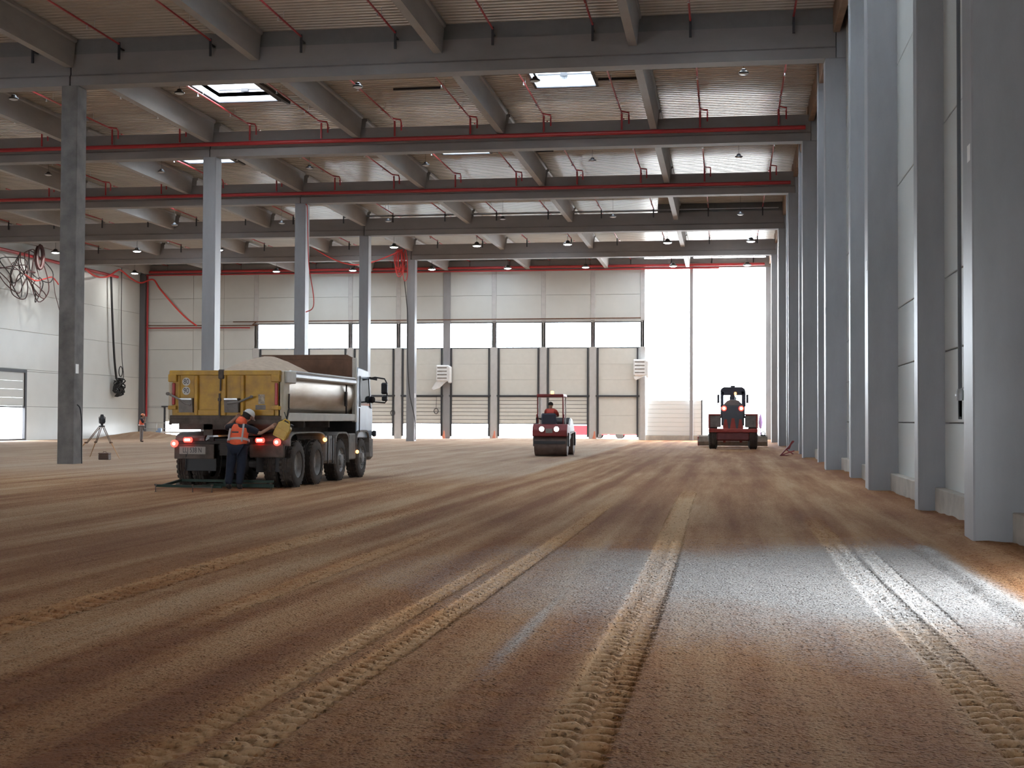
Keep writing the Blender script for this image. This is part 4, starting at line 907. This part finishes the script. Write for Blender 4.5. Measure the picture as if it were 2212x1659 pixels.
def grow(name, nodes, edges, m, parent, sub=2, extra=None, root=0, label=None):
    me = skin_mesh(nodes, edges, sub, root)
    if extra:
        bm = bmesh.new(); bm.from_mesh(me)
        for fn in extra: fn(bm)
        bm.to_mesh(me); bm.free()
    me.materials.clear(); me.materials.append(m); me.shade_smooth()
    return link(name, me, parent, label)
def blob(c, r, sq):
    def f(bm):
        g = bmesh.ops.create_uvsphere(bm, u_segments=10, v_segments=7, radius=r)
        for v in g['verts']: v.co = Vector((v.co.x*sq[0], v.co.y*sq[1], v.co.z*sq[2])) + Vector(c)
    return f
def person(label, loc, rz, J, trousers, top_m, boots=True, helmet=None, cap=None, hood=False, sleeve=None, fingers=True, group=None):
    P = thing('person', label, 'person', loc, rz)
    V = lambda n: Vector(J[n])
    hd = V('head'); nk = V('neck'); fwd = Vector(J.get('face', (0, 1, 0))).normalized(); up = (hd-nk).normalized(); side = fwd.cross(up).normalized(); fwd = up.cross(side).normalized()
    n = {'pelvis': (*J['pelvis'], .13, .11), 'chest': (*J['chest'], .15, .11), 'sh_c': (*((V('chest')*.25+nk*.75)), .11, .08), 'neck': (*J['neck'], .055), 'h0': (*(hd-up*.07), .075), 'h1': (*(hd+up*.03), .092, .10), 'h2': (*(hd+up*.10), .06)}
    e = [('pelvis', 'chest'), ('chest', 'sh_c'), ('sh_c', 'neck'), ('neck', 'h0'), ('h0', 'h1'), ('h1', 'h2')]
    for s in 'lr':
        n['s'+s] = (*J['sh_'+s], .06); n['e'+s] = (*J['el_'+s], .042); n['w'+s] = (*J['wr_'+s], .03)
        d = (V('wr_'+s)-V('el_'+s)).normalized(); pm = V('wr_'+s)+d*.05; n['p'+s] = (*pm, .038, .022)
        e += [('sh_c', 's'+s), ('s'+s, 'e'+s), ('e'+s, 'w'+s), ('w'+s, 'p'+s)]
        if fingers:
            a = d.cross(Vector((0, 1, .3))).normalized(); b = d.cross(a).normalized()
            for k, (o, L) in enumerate(((-.028, .062), (-.009, .075), (.009, .07), (.027, .055))):
                q0 = pm+a*o+d*.025; q1 = q0+d*L*.55+b*.012; q2 = q1+d*L*.35+b*.03
                for t, q, r_ in ((0, q0, .010), (1, q1, .0085), (2, q2, .007)): n['f%s%d%d' % (s, k, t)] = (*q, r_)
                e += [('p'+s, 'f%s%d0' % (s, k)), ('f%s%d0' % (s, k), 'f%s%d1' % (s, k)), ('f%s%d1' % (s, k), 'f%s%d2' % (s, k))]
            t0 = V('wr_'+s)+d*.03-a*.034+b*.01; t1 = t0+d*.03-a*.025+b*.015; n['t%s0' % s] = (*t0, .012); n['t%s1' % s] = (*t1, .009)
            e += [('p'+s, 't%s0' % s), ('t%s0' % s, 't%s1' % s)]
        n['hip'+s] = (*J['hip_'+s], .10); n['k'+s] = (*J['kn_'+s], .058); n['a'+s] = (*J['an_'+s], .042)
        n['t'+s] = (*(V('an_'+s)+Vector(J.get('toe', (0, .14, -.04)))), .035)
        e += [('pelvis', 'hip'+s), ('hip'+s, 'k'+s), ('k'+s, 'a'+s), ('a'+s, 't'+s)]
    ex = [blob(hd+fwd*.098-up*.01, .018, (1, 1, 1.5)), blob(hd+side*.093, .028, (.4, .7, 1.1)), blob(hd-side*.093, .028, (.4, .7, 1.1)), blob(hd+fwd*.088-up*.052, .02, (1.2, .35, .35))]
    grow('body', n, e, SKIN, P, 2, ex)
    for s in (-1, 1): MB().ball(hd+fwd*.088+side*.032*s+up*.018, .012, 8).build('eye', HAIR, P)
    tn = {'pelvis': (*J['pelvis'], .165, .14)}; te = []
    for s in 'lr':
        h, k, a = V('hip_'+s), V('kn_'+s), V('an_'+s)
        tn['h'+s] = (*h, .125); tn['m'+s] = (*((h+k)/2), .12); tn['k'+s] = (*k, .095); tn['c'+s] = (*((k*.6+a*.4)), .092); tn['a'+s] = (*(a+Vector((0, 0, .0))), .08)
        te += [('pelvis', 'h'+s), ('h'+s, 'm'+s), ('m'+s, 'k'+s), ('k'+s, 'c'+s), ('c'+s, 'a'+s)]
        b0 = a+Vector(J.get('toe', (0, .14, -.04)))
        grow('boot', {'a': (*(a+Vector((0, 0, .04))), .06), 'b': (a.x, a.y-.02, a.z-.04, .055), 'c': (*b0, .045)}, [('a', 'b'), ('b', 'c')], BOOT, P, 2)
    grow('trousers', tn, te, trousers, P, 2)
    if sleeve:
        sn = {'c': (*((V('chest')*.2+nk*.8)), .10, .09), 'b': (*J['chest'], .15, .115)}; se = [('c', 'b')]
        for s in 'lr':
            el = V('el_'+s); sh = V('sh_'+s); sn['s'+s] = (*sh, .085); sn['e'+s] = (*(sh*.12+el*.88), .072); se += [('c', 's'+s), ('s'+s, 'e'+s)]
        grow('shirt', sn, se, sleeve, P, 2)
    c = V('chest'); pv = V('pelvis')
    vn = {'a': (*(pv+Vector((0, 0, -.06))), .205, .165), 'w': (*((c+pv)/2), .205, .16), 'c': (*c, .215, .155), 's': (*((c*.35+nk*.65)), .13, .105)}
    ve = [('a', 'w'), ('w', 'c'), ('c', 's')]
    for s in 'lr':
        sh = V('sh_'+s); vn['s'+s] = (*(nk*.25+sh*.75+Vector((0, 0, -.02))), .085); ve.append(('s', 's'+s))
    vo = grow('vest', vn, ve, top_m, P, 2)
    ax = (c-pv).normalized(); 
    def band(t, r0, r1):
        q = pv + (c-pv)*t; a = Vector((1, 0, 0)); a = (a-ax*a.dot(ax)).normalized(); b = ax.cross(a)
        m = MB(); N = 28; vs = []
        for h in (-.025, .025):
            for k in range(N):
                tt = 2*math.pi*k/N; vs.append(q + ax*h + a*math.cos(tt)*r0 + b*math.sin(tt)*r1)
        m.add(vs, [(k, (k+1) % N, N+(k+1) % N, N+k) for k in range(N)]); return m
    if J.get('band'):
        band(.36, *J['band']).build('reflective_band', BAND, vo)
        for p in J.get('stripes', ()): MB().tube(p, .022, 6).build('reflective_stripe', BAND, vo)
    if hood: grow('hood', {'a': (*(nk+Vector((-.06, -.06, -.07))), .15), 'b': (*(nk+Vector((-.02, .0, .06))), .115), 'c': (*(nk+Vector((.01, .0, .13))), .08)}, [('a', 'b'), ('b', 'c')], top_m, P, 2)
    if helmet:
        Mx = Matrix.Translation(hd+up*.035) @ Matrix((side.to_4d(), fwd.to_4d(), up.to_4d(), (0, 0, 0, 1))).transposed()
        Mx = Matrix.Translation(hd+up*.03) @ Matrix(((side.x, fwd.x, up.x, 0), (side.y, fwd.y, up.y, 0), (side.z, fwd.z, up.z, 0), (0, 0, 0, 1)))
        m = MB().lathe([(.135, -.0), (.138, .012), (.122, .018), (.118, .05), (.10, .09), (.065, .12), (.02, .132), (.003, .133)], 'z', n=24, M=Mx)
        m.prism([(-.09, .08), (.09, .08), (.07, .175), (-.07, .175)], 'z', .0, .012); k = len(m.v)-8
        for i in range(k, k+8): m.v[i] = tuple(Mx @ Vector(m.v[i]))
        m.build('helmet', helmet, P)
        MB().ball(hd-fwd*.03+up*.0, .098, 14, (.98, .95, 1.05)).build('hair', HAIR, P)
    else:
        MB().ball(hd+up*.03-fwd*.012, .108, 14, (.98, 1.02, 1.0), zmin=-.3).build('hair' if not cap else 'cap', cap or HAIR, P)
    return P
HELM = mat('white_helmet', (.62, .62, .60), .35)
wk = person('worker in orange vest and white helmet leaning against the tipper tailgate', (-9.87, 26.55, .03), 0,
    dict(pelvis=(.04, .02, .90), chest=(.03, .10, 1.15), neck=(.09, .17, 1.36), head=(.16, .24, 1.49), face=(.35, 1, -.35),
         sh_l=(-.13, .12, 1.27), el_l=(-.31, .22, 1.26), wr_l=(-.16, .36, 1.44), sh_r=(.23, .14, 1.25), el_r=(.44, .22, 1.14), wr_r=(.61, .36, 1.27),
         hip_l=(-.06, .02, .84), kn_l=(-.13, .06, .48), an_l=(-.15, .0, .09), hip_r=(.13, .02, .84), kn_r=(.10, .07, .48), an_r=(.08, -.01, .09),
         band=(.232, .19), stripes=[[(.16, -.10, .98), (.165, -.075, 1.1), (.16, -.02, 1.22), (.14, .06, 1.33)], [(-.11, -.10, 1.0), (-.12, -.07, 1.1), (-.11, -.02, 1.24)]]),
    NAVY, VEST, helmet=HELM, hood=True, sleeve=NAVYS)
MB().cbox(-.06, .08, -.075, -.06, 1.155, 1.185, .004).build('back_print', NUMB, wk)
person('distant worker in orange vest standing by the left corner, hand raised to his head', (-34.95, 77.9, .03), R(-70),
    dict(pelvis=(0, 0, .92), chest=(0, .02, 1.2), neck=(0, .03, 1.43), head=(0, .07, 1.57), face=(0, 1, -.1), sh_l=(-.18, .02, 1.37), el_l=(-.2, .18, 1.15), wr_l=(-.1, .22, 1.38), sh_r=(.18, .02, 1.37), el_r=(.22, .16, 1.12), wr_r=(.1, .24, 1.40),
         hip_l=(-.09, 0, .88), kn_l=(-.1, .02, .5), an_l=(-.1, 0, .09), hip_r=(.09, 0, .88), kn_r=(.1, .02, .5), an_r=(.1, 0, .09), band=(.215, .185)),
    GREYT, VEST, helmet=mat('orange_helmet', (.75, .25, .12), .4), sleeve=NAVYS)
dr = person('driver in red orange top with dark hair, sitting on the road roller', (-7.06, 54.95, 0.45), 0,
    dict(pelvis=(0, .08, 1.0), chest=(0, .1, 1.24), neck=(0, .12, 1.47), head=(.0, .14, 1.62), face=(.2, 1, 0), sh_l=(-.19, .1, 1.40), el_l=(-.22, .3, 1.2), wr_l=(-.08, .55, 1.16), sh_r=(.2, .1, 1.39), el_r=(.30, .3, 1.18), wr_r=(.12, .56, 1.16),
         hip_l=(-.1, .12, .98), kn_l=(-.12, .55, 1.0), an_l=(-.12, .6, .58), hip_r=(.1, .12, .98), kn_r=(.12, .55, 1.0), an_r=(.12, .6, .58), band=None),
    NAVY, mat('red_orange_top', (.55, .07, .05), .8), sleeve=mat('red_orange_sleeve', (.50, .07, .05), .8))

# ------------------------------------------------------------------ pipes, hoses and cables
def smooth(pts, n=6):
    P = [Vector(p) for p in pts]; out = []
    for i in range(len(P)-1):
        p0 = P[max(i-1, 0)]; p1 = P[i]; p2 = P[i+1]; p3 = P[min(i+2, len(P)-1)]
        for k in range(n):
            t = k/n; out.append(.5*((2*p1)+(p2-p0)*t+(2*p0-5*p1+4*p2-p3)*t*t+(3*p1-p0-3*p2+p3)*t**3))
    return out+[P[-1]]
def cable(name, pts, r, m, label, cat, n=6):
    return tag(MB().tube(smooth(pts, n), r, 6).build(name, m), label, cat)
YP = YG-.25
cable('gable_pipe', [(-44.9, YP, 8.70), (-36.4, YP, 8.66), (-36.1, YP, 8.72), (-35.75, YP, 8.92), (-35.4, YP, 8.95), (-6.2, YP, 9.02)], .045, RUST, 'long thin dark red pipe over the gable windows, stepping up near the left', 'pipe')
cable('gable_pipe', [(-44.9, YP, 8.50), (-40, YP, 8.5), (-36.3, YP, 8.48)], .05, RED, 'shorter red pipe just below the thin gable pipe at the left', 'pipe')
cable('riser_pipe', [(-44.68, YP, 12.6), (-44.68, YP, 6), (-44.68, YP, 1.6)], .08, RED, 'red riser pipe down the gable corner at the left', 'pipe')
cable('cable_drop', [(-44.95, 94.6, 12.1), (-44.9, 94.55, 11.7), (-44.85, 94.7, 9), (-44.8, 95.0, 6), (-44.85, 95.5, 4.4)], .08, BLACK, 'thick black cable bundle hanging down the left wall to a coil', 'cable')
cable('cable_drop', [(-44.85, 96.2, 13.1), (-44.85, 96.2, 9), (-44.8, 96.3, 6), (-44.8, 96.6, 4.6), (-44.8, 96.1, 3.8)], .03, BLACK, 'thin dark cable beside the thick bundle on the left wall', 'cable')
co = MB()
for k in range(9):
    a0 = random.uniform(0, 6); cy, cz = 95.8+random.uniform(-.25, .25), 3.75+random.uniform(-.2, .2); r_ = random.uniform(.35, .6)
    co.tube([(-44.75+.25*math.sin(3*a+a0), cy+r_*.9*math.cos(a), cz+r_*math.sin(a)) for a in [i*math.pi/9 for i in range(18)]], .05, 6, closed=True)
co.tube([(-44.7, 95.9+.3*math.cos(a), 4.95+.38*math.sin(a)) for a in [i*math.pi/8 for i in range(16)]], .04, 6, closed=True)
co.tube([(-45.17, 95.8, 4.25), (-44.7, 95.8, 4.2)], .05, 6)
tag(co.build('cable_coil', BLACK), 'black coil of cable hanging low on the left wall', 'cable coil')
# tangle of loops hanging from the pipe at the upper left
DKC = mat('dark_red_brown_cable', (.07, .025, .025), .5)
def PT(px, py):       # a point on the plane of the left pipe, x = -44.4, given in degrees of a small local map
    return (-44.45, 78.4 + px*.0585, 12.28 - (py-530)*.0268)
loops = [[(5,560),(40,556),(52,585),(30,615),(8,600),(-4,570)], [(25,560),(36,540),(48,560),(50,610),(42,650),(30,640),(20,600)], [(60,535),(75,525),(95,560),(92,620),(80,650),(70,600)], [(55,530),(85,535),(105,570),(95,600),(70,580)], [(-5,590),(10,620),(25,640),(45,620),(60,590),(40,570)], [(-8,585),(4,610),(20,625),(45,590),(70,580)],
         [(68,610),(62,632),(75,652),(88,630),(80,605),(76,590)], [(40,540),(62,527),(78,550),(80,600),(70,640),(60,590)], [(10,575),(35,565),(55,590),(75,640),(90,625)], [(30,550),(45,575),(40,620),(30,650),(24,600)]]
tg_ = thing('cable_tangle', 'tangle of dark cable loops hanging from the left wall pipe', 'cable tangle', (-44.45, 81, 12))
for k, lp in enumerate(loops):
    pts = [(-44.45+.3*math.sin(i*1.9+k), PT(*p)[1], PT(*p)[2]) for i, p in enumerate(lp)]
    pts = smooth(pts + [pts[0]], 5)[:-1]
    MB().tube([(p.x+44.45, p.y-81, p.z-12) for p in pts], .035, 5, closed=True).build('cable_loop', DKC if k % 3 else BLACK, tg_)
MB().tube([(.35*math.cos(a)*.4, 2.1+.3*math.cos(a)*.6, .0+.75*math.sin(a)) for a in [i*math.pi/10 for i in range(20)]], .13, 8, closed=True).build('cable_bundle', DKC, tg_)
cable('red_hose', [PT(48, 590), PT(70, 600), PT(90, 592), PT(108, 583), PT(118, 590), PT(124, 598)], .045, REDC, 'slack red hose below the dark cable tangle', 'hose')
cable('thin_cable', [PT(112, 585), PT(116, 620), PT(124, 650), PT(128, 668)], .025, DKC, 'thin cable dropping from the slack red hose to the dark column', 'cable')
cable('red_hose', [(-44.5, 89.6, 11.95), (-44.5, 91.2, 11.6), (-44.5, 93, 11.75), (-44.5, 94.6, 12.35), (-44.6, 95.5, 12.5), (-44.7, 97.5, 12.1), (-44.75, 99.4, 11.95), (-44.0, 99.9, 12.25), (-43.4, 99.9, 11.5), (-42.1, 99.9, 10.05), (-41.2, 99.9, 9.2), (-40.4, 99.95, 8.62)], .065, REDC, 'long red hose looping round the left corner down to the gable pipe', 'hose')
cable('red_hose', [(-27.9, 88.3, 13.3), (-26.65, 88.2, 12.5), (-25.4, 88.2, 11.95), (-24.4, 88.2, 11.8), (-23.4, 88.2, 11.95), (-22.0, 88.2, 12.45), (-21.3, 88.3, 12.8)], .045, REDC, 'sagging red hose strung between purlin and the far right free column', 'hose')
rc = thing('hose_coil', 'red hose coil hanging on the far free column', 'hose coil', (-21.4, 88.4, 11.8))
for k in range(7):
    w_ = random.uniform(.12, .38); h_ = random.uniform(.55, 1.15); dx_ = random.uniform(-.2, .25)
    MB().tube([(dx_+w_*math.cos(a), .12*math.sin(2*a+k), (1.0-h_)+h_*math.sin(a)) for a in [i*math.pi/9 for i in range(18)]], .028, 5, closed=True).build('hose_loop', REDC, rc)
cable('thin_cable', [(-21.25, 88.55, 10.8), (-21.02, 88.6, 8.4), (-21.0, 88.6, 5.4), (-20.85, 88.6, 3.2), (-20.5, 88.65, 1.5), (-20.48, 88.7, .1)], .03, BLACK, 'dark cable running down the far free column to the ground', 'cable')
cable('red_hose', [(-20.57, 64.75, 12.1), (-20.45, 64.65, 11.9), (-20.4, 64.62, 10.5), (-20.33, 64.62, 9.0), (-20.1, 64.62, 7.6), (-20.12, 64.62, 6.95), (-20.5, 64.7, 6.75)], .025, REDC, 'thin red loop of hose hanging beside the column behind the sand load', 'hose')
cable('thin_cable', [(-20.53, 40.9, 1.9), (-20.42, 40.9, 1.75), (-20.36, 40.9, 1.2), (-20.34, 40.85, .6), (-20.3, 40.8, .02)], .018, BLACK, 'black cable hanging on the foot of the stained left column', 'cable')
cable('downpipe', [(3.37, 20.6, 13.5), (3.37, 20.6, 8), (3.37, 20.6, 2.0), (3.37, 20.6, 1.84)], .028, mat('dark_downpipe', (.09, .095, .105), .4), 'dark thin pipe down the right wall beside the nearest wide column', 'pipe')
MB().lathe([(.05, 1.78), (.055, 1.84), (.055, 1.92), (.04, 1.95)], 'z', (3.37, 20.6, 0), 10).bar((3.37, 20.6, 1.9), (3.37, 20.95, 1.86), .03).bar((3.37, 20.6, 1.95), (3.48, 20.4, 1.98), .02).build('pipe_valve', GALV, bpy.data.objects['downpipe'])
